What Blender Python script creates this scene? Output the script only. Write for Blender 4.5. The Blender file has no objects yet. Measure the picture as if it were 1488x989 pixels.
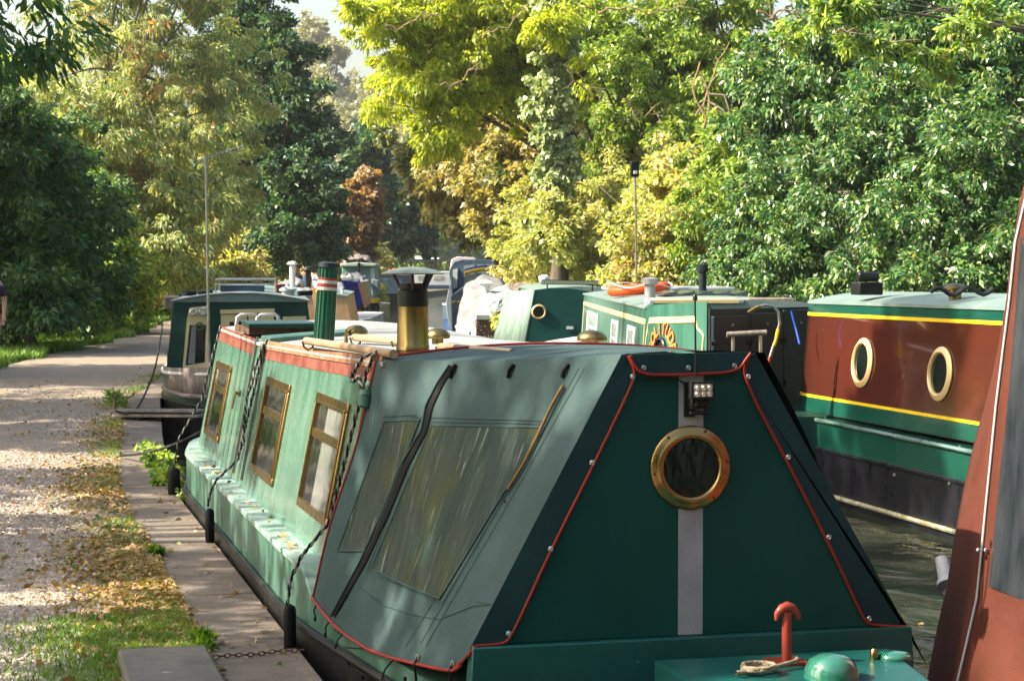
import bpy, math, random
import numpy as np
from mathutils import Vector, Matrix
from mathutils.bvhtree import BVHTree
R_=math.radians
sc=bpy.context.scene; COL=sc.collection
random.seed(7)

# ---------------------------------------------------------------- camera
FP=2900.0; TH=math.atan(744/FP); PI_=math.atan(104.5/FP)
CAM=Vector((0,0,1.65))
FW=Vector((math.sin(TH)*math.cos(PI_),math.cos(TH)*math.cos(PI_),-math.sin(PI_)))
RT=Vector((math.cos(TH),-math.sin(TH),0)); UP=RT.cross(FW)
def ray(x,y): return FW+RT*((x-744)/FP)+UP*((494.5-y)/FP)
def P(x,y,D): return CAM+ray(x,y)*D
def PLN(x,y,p0,n):
    n=Vector(n); r=ray(x,y); return CAM+r*((Vector(p0)-CAM).dot(n)/r.dot(n))
cd=bpy.data.cameras.new('camera'); cam=bpy.data.objects.new('camera',cd); COL.objects.link(cam)
cd.sensor_width=36; cd.lens=36*FP/1488; cd.clip_start=.05; cd.clip_end=3000
cam.matrix_world=Matrix(((RT.x,UP.x,-FW.x,CAM.x),(RT.y,UP.y,-FW.y,CAM.y),(RT.z,UP.z,-FW.z,CAM.z),(0,0,0,1)))
sc.camera=cam
cd.dof.use_dof=True; cd.dof.focus_distance=9.5; cd.dof.aperture_fstop=14

# ---------------------------------------------------------------- light
SAZ=math.atan2(-.99,.10); SEL=R_(39)      # direction TO the sun: azimuth from +Y, towards -X
sd=Vector((math.sin(SAZ)*math.cos(SEL),math.cos(SAZ)*math.cos(SEL),math.sin(SEL)))
sl=bpy.data.lights.new('sun','SUN'); so=bpy.data.objects.new('sun',sl); COL.objects.link(so)
so.rotation_euler=sd.to_track_quat('Z','Y').to_euler(); sl.energy=5.0; sl.angle=R_(.5); sl.color=(1,.89,.72)
w=bpy.data.worlds.new('World'); sc.world=w; w.use_nodes=True
nt=w.node_tree; bg=nt.nodes['Background']; sky=nt.nodes.new('ShaderNodeTexSky'); sky.sky_type='NISHITA'; sky.sun_disc=False
sky.sun_elevation=SEL; sky.sun_rotation=SAZ; sky.air_density=1.3; sky.dust_density=5
nt.links.new(sky.outputs[0],bg.inputs[0]); bg.inputs[1].default_value=.105
sc.view_settings.view_transform='Standard'; sc.view_settings.look='None'; sc.view_settings.exposure=1.75; sc.view_settings.gamma=1

# ---------------------------------------------------------------- materials
def nodes(name):
    m=bpy.data.materials.new(name); m.use_nodes=True; t=m.node_tree
    return m,t,t.nodes,t.links,t.nodes['Principled BSDF']
def c4(c): return (*c[:3],1)
def M(name,col,rough=.5,metal=0,col2=None,nscale=3,stretch=(1,1,1),lo=.35,hi=.65,bump=0,bscale=60,spec=.5,coat=0,rvar=.12,speck=None,world=True):
    m,t,N,L,b=nodes(name)
    b.inputs['Roughness'].default_value=rough; b.inputs['Metallic'].default_value=metal
    b.inputs['Specular IOR Level'].default_value=spec if metal>0 or rough<.3 else min(spec,.28 if rough<.5 else .14)
    if coat: b.inputs['Coat Weight'].default_value=coat; b.inputs['Coat Roughness'].default_value=.06
    g=N.new('ShaderNodeNewGeometry'); mp=N.new('ShaderNodeMapping'); mp.inputs['Scale'].default_value=stretch
    if world: L.new(g.outputs['Position'],mp.inputs['Vector'])
    else:
        tc=N.new('ShaderNodeTexCoord'); L.new(tc.outputs['Object'],mp.inputs['Vector'])
    c2=col2 or tuple(x*.78 for x in col)
    n=N.new('ShaderNodeTexNoise'); n.inputs['Scale'].default_value=nscale; n.inputs['Detail'].default_value=6; n.inputs['Roughness'].default_value=.62
    L.new(mp.outputs[0],n.inputs['Vector'])
    r=N.new('ShaderNodeValToRGB'); r.color_ramp.elements[0].position=lo; r.color_ramp.elements[1].position=hi
    r.color_ramp.elements[0].color=c4(col); r.color_ramp.elements[1].color=c4(c2)
    L.new(n.outputs[0],r.inputs[0]); out=r.outputs[0]
    if speck:
        n3=N.new('ShaderNodeTexNoise'); n3.inputs['Scale'].default_value=speck[1]; n3.inputs['Detail'].default_value=3
        L.new(mp.outputs[0],n3.inputs['Vector'])
        r3=N.new('ShaderNodeValToRGB'); r3.color_ramp.elements[0].position=speck[2]; r3.color_ramp.elements[1].position=speck[2]+.05
        L.new(n3.outputs[0],r3.inputs[0]); mx=N.new('ShaderNodeMixRGB'); L.new(r3.outputs[0],mx.inputs[0]); L.new(out,mx.inputs[1]); mx.inputs[2].default_value=c4(speck[0]); out=mx.outputs[0]
    L.new(out,b.inputs['Base Color'])
    if rvar:
        mr=N.new('ShaderNodeMapRange'); mr.inputs[3].default_value=max(.02,rough-rvar); mr.inputs[4].default_value=min(1,rough+rvar)
        L.new(n.outputs[0],mr.inputs[0]); L.new(mr.outputs[0],b.inputs['Roughness'])
    if bump:
        n2=N.new('ShaderNodeTexNoise'); n2.inputs['Scale'].default_value=bscale; n2.inputs['Detail'].default_value=4; L.new(mp.outputs[0],n2.inputs['Vector'])
        bp=N.new('ShaderNodeBump'); bp.inputs['Strength'].default_value=bump; bp.inputs['Distance'].default_value=.01
        L.new(n2.outputs[0],bp.inputs['Height']); L.new(bp.outputs[0],b.inputs['Normal'])
    return m
def leafmat(name,cols,trans=.45,patch=None,pscale=.5,rough=.45):
    m,t,N,L,b=nodes(name)
    g=N.new('ShaderNodeNewGeometry'); r=N.new('ShaderNodeValToRGB')
    e=r.color_ramp.elements
    while len(e)<len(cols): e.new(.5)
    for i,c in enumerate(cols): e[i].position=i/(len(cols)-1); e[i].color=c4(c)
    L.new(g.outputs['Random Per Island'],r.inputs[0]); out=r.outputs[0]
    if patch:
        n=N.new('ShaderNodeTexNoise'); n.inputs['Scale'].default_value=pscale; n.inputs['Detail'].default_value=3
        L.new(g.outputs['Position'],n.inputs['Vector'])
        ad=N.new('ShaderNodeMath'); ad.operation='ADD'; L.new(n.outputs[0],ad.inputs[0])
        ml=N.new('ShaderNodeMath'); ml.operation='MULTIPLY'; ml.inputs[1].default_value=.3; L.new(g.outputs['Random Per Island'],ml.inputs[0]); L.new(ml.outputs[0],ad.inputs[1])
        r2=N.new('ShaderNodeValToRGB'); r2.color_ramp.elements[0].position=patch[1]; r2.color_ramp.elements[1].position=patch[1]+.12
        L.new(ad.outputs[0],r2.inputs[0]); mx=N.new('ShaderNodeMixRGB'); L.new(r2.outputs[0],mx.inputs[0]); L.new(out,mx.inputs[1]); mx.inputs[2].default_value=c4(patch[0]); out=mx.outputs[0]
    L.new(out,b.inputs['Base Color']); b.inputs['Roughness'].default_value=rough; b.inputs['Specular IOR Level'].default_value=.5
    tr=N.new('ShaderNodeBsdfTranslucent')
    hs=N.new('ShaderNodeMixRGB'); hs.blend_type='MULTIPLY'; hs.inputs[0].default_value=1; hs.inputs[2].default_value=(1.5,1.35,.45,1); L.new(out,hs.inputs[1]); L.new(hs.outputs[0],tr.inputs[0])
    mix=N.new('ShaderNodeMixShader'); mix.inputs[0].default_value=trans
    L.new(b.outputs[0],mix.inputs[1]); L.new(tr.outputs[0],mix.inputs[2]); L.new(mix.outputs[0],N['Material Output'].inputs[0])
    return m
def glassmat(name,tint=(.9,.95,.93),bump=.0,dirt=.0):
    m,t,N,L,b=nodes(name); N.remove(b)
    tr=N.new('ShaderNodeBsdfTransparent'); tr.inputs[0].default_value=c4(tint)
    gl=N.new('ShaderNodeBsdfGlossy'); gl.inputs['Roughness'].default_value=.03
    fr=N.new('ShaderNodeFresnel'); fr.inputs[0].default_value=1.6
    g=N.new('ShaderNodeNewGeometry'); n=N.new('ShaderNodeTexNoise'); n.inputs['Scale'].default_value=9; L.new(g.outputs['Position'],n.inputs['Vector'])
    bp=N.new('ShaderNodeBump'); bp.inputs['Strength'].default_value=.12+bump; bp.inputs['Distance'].default_value=.01; L.new(n.outputs[0],bp.inputs['Height'])
    L.new(bp.outputs[0],gl.inputs['Normal'])
    mx=N.new('ShaderNodeMixShader'); ma=N.new('ShaderNodeMath'); ma.operation='MULTIPLY_ADD'; ma.inputs[1].default_value=.45; ma.inputs[2].default_value=.02
    L.new(fr.outputs[0],ma.inputs[0]); L.new(ma.outputs[0],mx.inputs[0]); L.new(tr.outputs[0],mx.inputs[1]); L.new(gl.outputs[0],mx.inputs[2])
    L.new(mx.outputs[0],N['Material Output'].inputs[0]); return m

m_side=M('faded_green_paint',(.046,.125,.092),.26,col2=(.105,.205,.158),nscale=2.2,stretch=(3,3,.35),lo=.3,hi=.72,coat=.3,bump=.04,bscale=14)
m_hullgreen=M('hull_green_paint',(.028,.09,.066),.33,col2=(.075,.16,.122),nscale=2.5,stretch=(3,3,.4),bump=.06,bscale=20)
m_gun=M('gunwale_paint',(.13,.22,.185),.5,col2=(.24,.32,.29),nscale=5,bump=.1,bscale=50,speck=((.35,.3,.2),28,.68))
m_black=M('blacking',(.006,.007,.008),.38,col2=(.018,.018,.017),nscale=4,bump=.25,bscale=25)
m_roof=M('dusty_grey_roof',(.30,.305,.30),.7,col2=(.20,.21,.205),nscale=4,bump=.1,bscale=80,speck=((.14,.13,.09),26,.69))
m_redband=M('faded_red_band',(.12,.030,.023),.5,col2=(.19,.075,.056),nscale=9,bump=.06,speck=((.5,.35,.3),40,.70))
m_brownrail=M('peeling_brown_rail',(.15,.065,.035),.55,col2=(.26,.16,.10),nscale=12,bump=.25,bscale=45)
m_brass=M('brass',(.40,.26,.10),.28,1,col2=(.24,.15,.055),nscale=14,lo=.3,hi=.8,bump=.03)
m_brassold=M('tarnished_brass',(.36,.25,.09),.3,1,col2=(.11,.095,.04),nscale=3,stretch=(9,9,1),lo=.35,hi=.7)
m_chrome=M('chrome',(.75,.75,.74),.18,1)
m_steel=M('dull_steel',(.42,.42,.41),.42,1,col2=(.25,.23,.2),nscale=9)
m_panel=M('dark_green_board',(.0030,.044,.038),.5,col2=(.0042,.056,.048),nscale=2.5,bump=.05,bscale=260,spec=.22,speck=((.05,.12,.10),45,.76))
m_ledge=M('green_steel_board',(.005,.055,.049),.34,col2=(.009,.070,.062),nscale=3,bump=.06,bscale=90,speck=((.1,.2,.17),30,.73))
m_flap=M('navy_green_canvas',(.007,.030,.035),.62,col2=(.012,.042,.046),nscale=4,bump=.25,bscale=350)
m_canvas=M('grey_green_canvas',(.026,.052,.053),.75,col2=(.050,.082,.082),nscale=2.6,bump=.3,bscale=320,lo=.3,hi=.75)
m_pvc=None
m_pipered=M('red_piping',(.26,.020,.014),.42)
m_stripe=M('lilac_grey_tape',(.31,.31,.34),.55,col2=(.22,.215,.235),nscale=6,speck=((.34,.2,.13),18,.74))
m_rubber=M('black_rubber',(.006,.006,.007),.5,bump=.1)
m_rope=M('black_rope',(.012,.012,.013),.8,col2=(.08,.08,.075),nscale=70,lo=.5,hi=.62,bump=.8,bscale=240)
m_tancord=M('tan_cord',(.20,.12,.05),.8,bump=.5,bscale=200)
m_dark=M('painted_shade',(.012,.013,.012),.8)  # unlit cabin rooms and the zip flap's shadow, painted near black
m_curtain=M('pale_curtain',(.26,.25,.24),.85,col2=(.19,.185,.18),nscale=6)
m_glass=glassmat('window_glass')
m_pane=M('dark_glass',(.006,.010,.009),.05,spec=.45,rvar=.02,bump=.5,bscale=7,stretch=(1,1,.5))
m_red=M('red_paint',(.26,.038,.025),.35,col2=(.20,.03,.02),nscale=6,coat=.3,bump=.08,bscale=70)
m_deckred=M('red_deck',(.16,.035,.03),.75,bump=.5,bscale=150)
m_wood=M('varnished_pole',(.26,.17,.095),.42,col2=(.36,.26,.17),nscale=8,stretch=(3,.6,3),bump=.06)
m_lens=M('lamp_lens',(.78,.78,.76),.12,.6,rvar=.03)
m_blackpaint=M('black_paint',(.012,.013,.014),.3)
m_chimgreen=M('chimney_green',(.004,.055,.028),.3,coat=.4,col2=(.007,.07,.04),nscale=6)
m_chimred=M('chimney_red',(.22,.03,.02),.4)
m_chimgrey=M('chimney_grey_band',(.36,.37,.33),.5)
m_b2=M('deep_green_steel',(.006,.032,.027),.33,col2=(.011,.05,.042),nscale=3,bump=.05)
m_cream=M('cream_paint',(.62,.50,.28),.42,col2=(.55,.43,.23),nscale=6,bump=.05)
m_greywood=M('weathered_boards',(.22,.19,.165),.6,col2=(.12,.10,.09),nscale=4,stretch=(6,6,.7),bump=.2)
m_white=M('white_paint',(.70,.71,.70),.4,col2=(.55,.56,.55),nscale=5)
m_maroon=M('maroon_gloss',(.052,.015,.010),.13,col2=(.07,.015,.009),nscale=1.5,coat=.7,rvar=.03,bump=.015,bscale=5)
m_bgreen=M('bottle_green_gloss',(.005,.052,.036),.2,coat=.5,col2=(.008,.062,.044),nscale=3,bump=.02,bscale=10)
m_yellow=M('coachline_yellow',(.72,.50,.02),.35)
m_gold=M('pale_gold_ring',(.66,.48,.22),.4,.3)
m_darksteel=M('black_hull_steel',(.005,.006,.010),.3,col2=(.018,.018,.022),nscale=3,stretch=(1,1,.4),bump=.1,bscale=12)
m_greyroof=M('grey_green_roof',(.13,.19,.175),.42,col2=(.17,.23,.21),nscale=3,bump=.05)
m_pinstripe=M('cream_pinstripe',(.62,.50,.24),.45)
m_solgreen=M('solitude_green',(.012,.072,.052),.3,col2=(.045,.14,.10),nscale=2,stretch=(3,3,.3),coat=.3)
m_navydoor=M('navy_black_door',(.006,.012,.018),.42,col2=(.011,.020,.027),nscale=4,bump=.06)
m_winwhite=M('silver_window_frame',(.62,.66,.64),.4,.2)
m_mist=M('curtained_pane',(.30,.36,.36),.15,col2=(.14,.19,.18),nscale=3)
m_orange=M('orange_ring',(.75,.085,.015),.45,col2=(.62,.07,.012),nscale=5)
m_solar=M('solar_glass',(.03,.045,.05),.15,col2=(.05,.07,.08),nscale=3)
m_tarpw=M('white_tarpaulin',(.20,.205,.21),.7,col2=(.13,.135,.14),nscale=3,bump=.5,bscale=5)
m_tarpg=M('grey_tarpaulin',(.24,.27,.29),.65,col2=(.17,.19,.21),nscale=3,bump=.35,bscale=8)
m_tarpb=M('blue_tarpaulin',(.02,.03,.30),.6,col2=(.015,.02,.22),nscale=3,bump=.3,bscale=8)
m_navy=M('navy_canvas',(.035,.065,.10),.65,col2=(.06,.09,.13),nscale=4,bump=.3,bscale=10)
m_mblue=M('mid_blue_paint',(.03,.06,.14),.4,col2=(.04,.09,.18),nscale=3)
m_tanboard=M('tan_plywood',(.40,.24,.12),.6,col2=(.50,.33,.18),nscale=4,stretch=(5,5,.8),bump=.15)
m_silver=M('silver_grey_metal',(.38,.39,.40),.42,.2,col2=(.30,.30,.31),nscale=4)
m_teal=M('pale_teal_paint',(.16,.30,.26),.5,col2=(.20,.35,.31),nscale=3)
m_palegreen=M('pale_sage_cover',(.22,.30,.255),.55,col2=(.11,.18,.145),nscale=1.6,stretch=(7,7,.25),lo=.35,hi=.62)
m_redcanvas=M('rust_red_canvas',(.066,.018,.011),.7,col2=(.092,.027,.016),nscale=3,bump=.35,bscale=260)
m_greyvinyl=M('grey_vinyl_window',(.010,.014,.018),.35,col2=(.028,.033,.038),nscale=3,stretch=(5,5,1),bump=.25,bscale=9)
m_plastic=M('white_plastic',(.72,.71,.68),.45)
m_skin=M('skin',(.48,.26,.17),.55)
m_stone=M('block_stone',(.10,.095,.085),.8,col2=(.16,.145,.125),nscale=5,bump=.5,bscale=40,speck=((.35,.36,.4),4,.70))
m_rust=M('rusty_iron',(.06,.035,.025),.8,.3,col2=(.13,.065,.035),nscale=30,bump=.4)
m_bark=M('bark',(.075,.06,.045),.9,col2=(.14,.12,.09),nscale=4,stretch=(4,4,.8),bump=.8,bscale=18)
m_twig=M('pale_vine',(.30,.22,.12),.85,col2=(.20,.14,.08),nscale=6,bump=.4)
m_bridge=M('bridge_steel',(.008,.014,.015),.7,col2=(.014,.022,.024),nscale=3)
m_green_glaze=M('glossy_green_cowl',(.008,.075,.05),.1,coat=.9,col2=(.03,.14,.10),nscale=6,rvar=.03)

def m_pvcmat():
    m,t,N,L,b=nodes('clear_vinyl')
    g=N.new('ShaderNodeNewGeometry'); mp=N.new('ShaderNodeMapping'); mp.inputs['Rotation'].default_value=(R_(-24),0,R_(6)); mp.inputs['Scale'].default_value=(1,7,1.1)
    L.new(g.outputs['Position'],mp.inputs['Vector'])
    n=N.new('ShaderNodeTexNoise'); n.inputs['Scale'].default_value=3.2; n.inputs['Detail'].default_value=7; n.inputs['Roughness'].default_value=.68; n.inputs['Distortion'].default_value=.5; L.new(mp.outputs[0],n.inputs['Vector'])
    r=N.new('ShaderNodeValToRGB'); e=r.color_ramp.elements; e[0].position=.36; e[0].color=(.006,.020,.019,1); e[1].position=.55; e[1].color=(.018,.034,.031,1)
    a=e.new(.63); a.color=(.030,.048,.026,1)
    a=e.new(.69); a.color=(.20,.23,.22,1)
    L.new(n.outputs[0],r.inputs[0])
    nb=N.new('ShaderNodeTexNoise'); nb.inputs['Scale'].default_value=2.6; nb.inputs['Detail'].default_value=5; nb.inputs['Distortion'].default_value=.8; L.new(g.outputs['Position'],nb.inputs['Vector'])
    rb_=N.new('ShaderNodeValToRGB'); rb_.color_ramp.elements[0].position=.5; rb_.color_ramp.elements[1].position=.64; L.new(nb.outputs[0],rb_.inputs[0]); m1=N.new('ShaderNodeMixRGB'); m1.inputs[2].default_value=(.032,.042,.016,1); L.new(rb_.outputs[0],m1.inputs[0]); L.new(r.outputs[0],m1.inputs[1])  # yellow-green reflections painted into the vinyl as soft colour patches
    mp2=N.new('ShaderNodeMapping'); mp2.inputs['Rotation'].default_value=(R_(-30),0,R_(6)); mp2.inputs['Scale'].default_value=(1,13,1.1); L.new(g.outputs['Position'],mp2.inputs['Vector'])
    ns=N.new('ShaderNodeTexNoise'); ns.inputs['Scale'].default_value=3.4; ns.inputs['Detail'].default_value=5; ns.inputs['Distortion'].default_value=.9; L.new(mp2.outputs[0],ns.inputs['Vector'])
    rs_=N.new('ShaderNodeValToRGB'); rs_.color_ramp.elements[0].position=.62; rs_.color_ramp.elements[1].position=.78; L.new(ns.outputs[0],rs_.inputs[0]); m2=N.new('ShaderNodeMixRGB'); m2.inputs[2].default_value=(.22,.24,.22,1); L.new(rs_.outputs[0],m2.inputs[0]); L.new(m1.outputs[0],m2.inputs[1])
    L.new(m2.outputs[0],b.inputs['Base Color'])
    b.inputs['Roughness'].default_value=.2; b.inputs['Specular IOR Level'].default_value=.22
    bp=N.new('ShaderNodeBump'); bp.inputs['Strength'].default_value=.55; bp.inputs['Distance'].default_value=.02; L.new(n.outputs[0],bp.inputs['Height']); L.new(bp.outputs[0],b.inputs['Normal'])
    return m
m_pvc=m_pvcmat()
def coarse(m,sc_,st,dist,stretch=(1,1,1)):
    t=m.node_tree; N=t.nodes; L=t.links; b=N['Principled BSDF']; g=N.new('ShaderNodeNewGeometry'); mp=N.new('ShaderNodeMapping'); mp.inputs['Scale'].default_value=stretch; L.new(g.outputs['Position'],mp.inputs[0])
    n=N.new('ShaderNodeTexNoise'); n.inputs['Scale'].default_value=sc_; n.inputs['Detail'].default_value=4; n.inputs['Distortion'].default_value=.6; L.new(mp.outputs[0],n.inputs['Vector'])
    bp=N.new('ShaderNodeBump'); bp.inputs['Strength'].default_value=st; bp.inputs['Distance'].default_value=dist; L.new(n.outputs[0],bp.inputs['Height'])
    if b.inputs['Normal'].is_linked: L.new(b.inputs['Normal'].links[0].from_socket,bp.inputs['Normal'])
    L.new(bp.outputs[0],b.inputs['Normal'])
for m_ in (m_canvas,m_flap): coarse(m_,3.2,.7,.035,(1,1.6,.8))
coarse(m_redcanvas,2.6,.6,.03); coarse(m_panel,1.7,.5,.02); coarse(m_ledge,5,.4,.008); coarse(m_navy,3,.6,.05)
for m_ in (m_side,m_hullgreen,m_maroon,m_bgreen,m_darksteel): coarse(m_,2.2,.35,.012,(1,1,1.4))

# ---------------------------------------------------------------- mesh tools
ROOTS={}
def tag(o,label=None,cat=None,group=None,kind=None):
    if label: o['label']=label
    if cat: o['category']=cat
    if group: o['group']=group
    if kind: o['kind']=kind
    return o
def thing(name,label,cat,loc,rz=0,group=None):
    o=bpy.data.objects.new(name,None); COL.objects.link(o); o.location=loc; o.rotation_euler=(0,0,rz); o.empty_display_size=.2
    mtx=Matrix.Translation(Vector(loc))@Matrix.Rotation(rz,4,'Z'); ROOTS[o.name]=mtx.inverted()
    return tag(o,label,cat,group)
class MB:
    def __init__(s): s.v=[]; s.f=[]; s.mi=[]
    def add(s,vs,fs,m=0):
        b=len(s.v); s.v+= [Vector(v) for v in vs]; s.f+=[tuple(b+i for i in f) for f in fs]; s.mi+=[m]*len(fs); return s
    def hexa(s,p,m=0): return s.add(p,[(0,3,2,1),(4,5,6,7),(0,1,5,4),(1,2,6,5),(2,3,7,6),(3,0,4,7)],m)
    def box(s,x0,x1,y0,y1,z0,z1,m=0,fr=None):
        p=[(x0,y0,z0),(x1,y0,z0),(x1,y1,z0),(x0,y1,z0),(x0,y0,z1),(x1,y0,z1),(x1,y1,z1),(x0,y1,z1)]
        if fr: p=[fr(*q) for q in p]
        return s.hexa(p,m)
    def extr(s,poly,d,m=0):
        n=len(poly); d=Vector(d); a=[Vector(q) for q in poly]; b=[q+d for q in a]
        return s.add(a+b,[tuple(range(n))[::-1],tuple(range(n,2*n))]+[(i,(i+1)%n,n+(i+1)%n,n+i) for i in range(n)],m)
    def tube(s,pts,r,seg=8,m=0,cap=True):
        pts=[Vector(p) for p in pts]; n=len(pts); rr=r if isinstance(r,(list,tuple)) else [r]*n
        vs=[]; ref=None
        for i,p in enumerate(pts):
            d=(pts[min(i+1,n-1)]-pts[max(i-1,0)]).normalized()
            if ref is None: ref=Vector((0,0,1)) if abs(d.z)<.9 else Vector((1,0,0))
            a=d.cross(ref).normalized(); b=a.cross(d).normalized(); ref=b
            for k in range(seg):
                t=2*math.pi*k/seg; vs.append(p+(a*math.cos(t)+b*math.sin(t))*rr[i])
        fs=[(i*seg+k,i*seg+(k+1)%seg,(i+1)*seg+(k+1)%seg,(i+1)*seg+k) for i in range(n-1) for k in range(seg)]
        if cap: fs+=[tuple(range(seg))[::-1],tuple((n-1)*seg+k for k in range(seg))]
        return s.add(vs,fs,m)
    def lathe(s,prof,o,axis=(0,0,1),seg=24,m=0,closed=False):
        ax=Vector(axis).normalized(); ref=Vector((0,0,1)) if abs(ax.z)<.9 else Vector((1,0,0)); a=ax.cross(ref).normalized(); b=ax.cross(a); o=Vector(o)
        vs=[]; n=len(prof)
        for r,h in prof:
            for k in range(seg):
                t=2*math.pi*k/seg; vs.append(o+ax*h+(a*math.cos(t)+b*math.sin(t))*max(r,1e-4))
        fs=[(i*seg+k,i*seg+(k+1)%seg,((i+1)%n)*seg+(k+1)%seg,((i+1)%n)*seg+k) for i in range(n if closed else n-1) for k in range(seg)]
        if not closed: fs+=[tuple(range(seg))[::-1],tuple((n-1)*seg+k for k in range(seg))]
        return s.add(vs,fs,m)
    def grid(s,rows,m=0,closeu=False):
        nr=len(rows); nc=len(rows[0]); vs=[p for r in rows for p in r]
        return s.add(vs,[(i*nc+j,i*nc+j+1,(i+1)*nc+j+1,(i+1)*nc+j) for i in range(nr-1) for j in range(nc-1)],m)
    def loft(s,rings,m=0,caps=True):
        n=len(rings[0]); vs=[p for r in rings for p in r]; k=len(rings)
        fs=[(i*n+j,i*n+(j+1)%n,(i+1)*n+(j+1)%n,(i+1)*n+j) for i in range(k-1) for j in range(n)]
        if caps: fs+=[tuple(range(n))[::-1],tuple((k-1)*n+j for j in range(n))]
        return s.add(vs,fs,m)
    def build(s,name,mats,parent=None,smooth=35,bevel=0,fix=True,label=None,solid=0):
        if not isinstance(mats,(list,tuple)): mats=[mats]
        top=parent
        while top is not None and top.name not in ROOTS: top=top.parent
        me=bpy.data.meshes.new(name)
        if top is not None:
            inv=ROOTS[top.name]; vs=[inv@v for v in s.v]; loc=None
        else:
            xs=[v.x for v in s.v]; ys=[v.y for v in s.v]; zs=[v.z for v in s.v]
            loc=Vector(((min(xs)+max(xs))/2,(min(ys)+max(ys))/2,min(zs))); vs=[v-loc for v in s.v]
        me.from_pydata([tuple(v) for v in vs],[],s.f)
        for m in mats: me.materials.append(m)
        for p,i in zip(me.polygons,s.mi): p.material_index=i
        if fix:
            import bmesh
            bm=bmesh.new(); bm.from_mesh(me); bmesh.ops.recalc_face_normals(bm,faces=bm.faces); bm.to_mesh(me); bm.free()
        o=bpy.data.objects.new(name,me); COL.objects.link(o)
        if parent is not None: o.parent=parent
        if loc is not None: o.location=loc
        if smooth:
            me.polygons.foreach_set('use_smooth',[True]*len(me.polygons)); me.set_sharp_from_angle(angle=R_(smooth))
        if solid:
            md=o.modifiers.new('solid','SOLIDIFY'); md.thickness=solid; md.offset=-1
        if bevel:
            md=o.modifiers.new('bevel','BEVEL'); md.width=bevel; md.segments=2; md.limit_method='ANGLE'; md.angle_limit=R_(40)
        if label: o['label']=label
        return o
class Frame:
    def __init__(s,x,y,h): s.o=Vector((x,y,0)); s.h=h; s.a=Vector((math.cos(h),-math.sin(h),0)); s.d=Vector((math.sin(h),math.cos(h),0))
    def __call__(s,x,y,z): return s.o+s.a*x+s.d*y+Vector((0,0,z))
    def loc(s,p): q=Vector(p)-s.o; return (q.dot(s.a),q.dot(s.d),q.z)
    def x_at(s,px,py,lx,lean=0): return s.loc(PLN(px,py,s(lx,0,0),s.a))
    def y_at(s,px,py,ly): return s.loc(PLN(px,py,s(0,ly,0),s.d))
def lerp(a,b,t): return a+(b-a)*t
def interp(pts,t):
    for (a,va),(b,vb) in zip(pts,pts[1:]):
        if t<=b: return va+(vb-va)*max(0,(t-a))/(b-a)
    return pts[-1][1]

# ---------------------------------------------------------------- canal line
LEFT=[(1.245,-14),(1.245,15.2),(1.55,20),(1.95,25.5),(3.0,32),(4.3,38.5),(6.6,48),(11.2,70),(18,97),(29,138),(38,166),(46,184),(60,196),(200,230)]
RIGHT=[(9.6,-14),(9.6,12),(9.6,17.5),(10.3,24),(11.9,31),(14.6,39),(18.2,50),(25,70),(32.5,97),(43,138),(54,166),(62,176),(72,184),(200,214)]
def dens(pl,step=2.0):
    out=[]
    for (x0,y0),(x1,y1) in zip(pl,pl[1:]):
        n=max(1,int(math.hypot(x1-x0,y1-y0)/step)); out+=[(lerp(x0,x1,i/n),lerp(y0,y1,i/n)) for i in range(n)]
    return out+[pl[-1]]

# ground materials
def groundmat(name,cols,scale,bumpS,vscale,bdist=.02,big=.5,bigcol=None):
    m,t,N,L,b=nodes(name); g=N.new('ShaderNodeNewGeometry')
    v=N.new('ShaderNodeTexVoronoi'); v.inputs['Scale'].default_value=vscale; L.new(g.outputs['Position'],v.inputs['Vector'])
    r=N.new('ShaderNodeValToRGB'); e=r.color_ramp.elements
    while len(e)<len(cols): e.new(.5)
    for i,c in enumerate(cols): e[i].position=i/(len(cols)-1); e[i].color=c4(c)
    sx=N.new('ShaderNodeSeparateColor'); L.new(v.outputs['Color'],sx.inputs[0]); L.new(sx.outputs[0],r.inputs[0])
    n=N.new('ShaderNodeTexNoise'); n.inputs['Scale'].default_value=scale; n.inputs['Detail'].default_value=8; L.new(g.outputs['Position'],n.inputs['Vector'])
    mx=N.new('ShaderNodeMixRGB'); mx.inputs[2].default_value=c4(bigcol or cols[0])
    r2=N.new('ShaderNodeValToRGB'); r2.color_ramp.elements[0].position=.42; r2.color_ramp.elements[1].position=.62
    L.new(n.outputs[0],r2.inputs[0]); mm=N.new('ShaderNodeMath'); mm.operation='MULTIPLY'; mm.inputs[1].default_value=big; L.new(r2.outputs[0],mm.inputs[0]); L.new(mm.outputs[0],mx.inputs[0]); L.new(r.outputs[0],mx.inputs[1])
    L.new(mx.outputs[0],b.inputs['Base Color']); b.inputs['Roughness'].default_value=.88
    bp=N.new('ShaderNodeBump'); bp.inputs['Strength'].default_value=bumpS; bp.inputs['Distance'].default_value=bdist
    L.new(v.outputs['Distance'],bp.inputs['Height']); 
    n2=N.new('ShaderNodeTexNoise'); n2.inputs['Scale'].default_value=vscale*.4; n2.inputs['Detail'].default_value=5; L.new(g.outputs['Position'],n2.inputs['Vector'])
    bp2=N.new('ShaderNodeBump'); bp2.inputs['Strength'].default_value=bumpS; bp2.inputs['Distance'].default_value=bdist; L.new(n2.outputs[0],bp2.inputs['Height']); L.new(bp.outputs[0],bp2.inputs['Normal']); L.new(bp2.outputs[0],b.inputs['Normal'])
    return m
m_grav=groundmat('gravel_path',[(.13,.10,.075),(.235,.19,.145),(.34,.29,.235),(.17,.13,.095)],1.3,.9,55,.012,.55,(.22,.165,.11))
m_soil=groundmat('soil_and_litter',[(.045,.05,.025),(.07,.065,.035),(.09,.075,.04)],.8,.8,22,.03)
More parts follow.
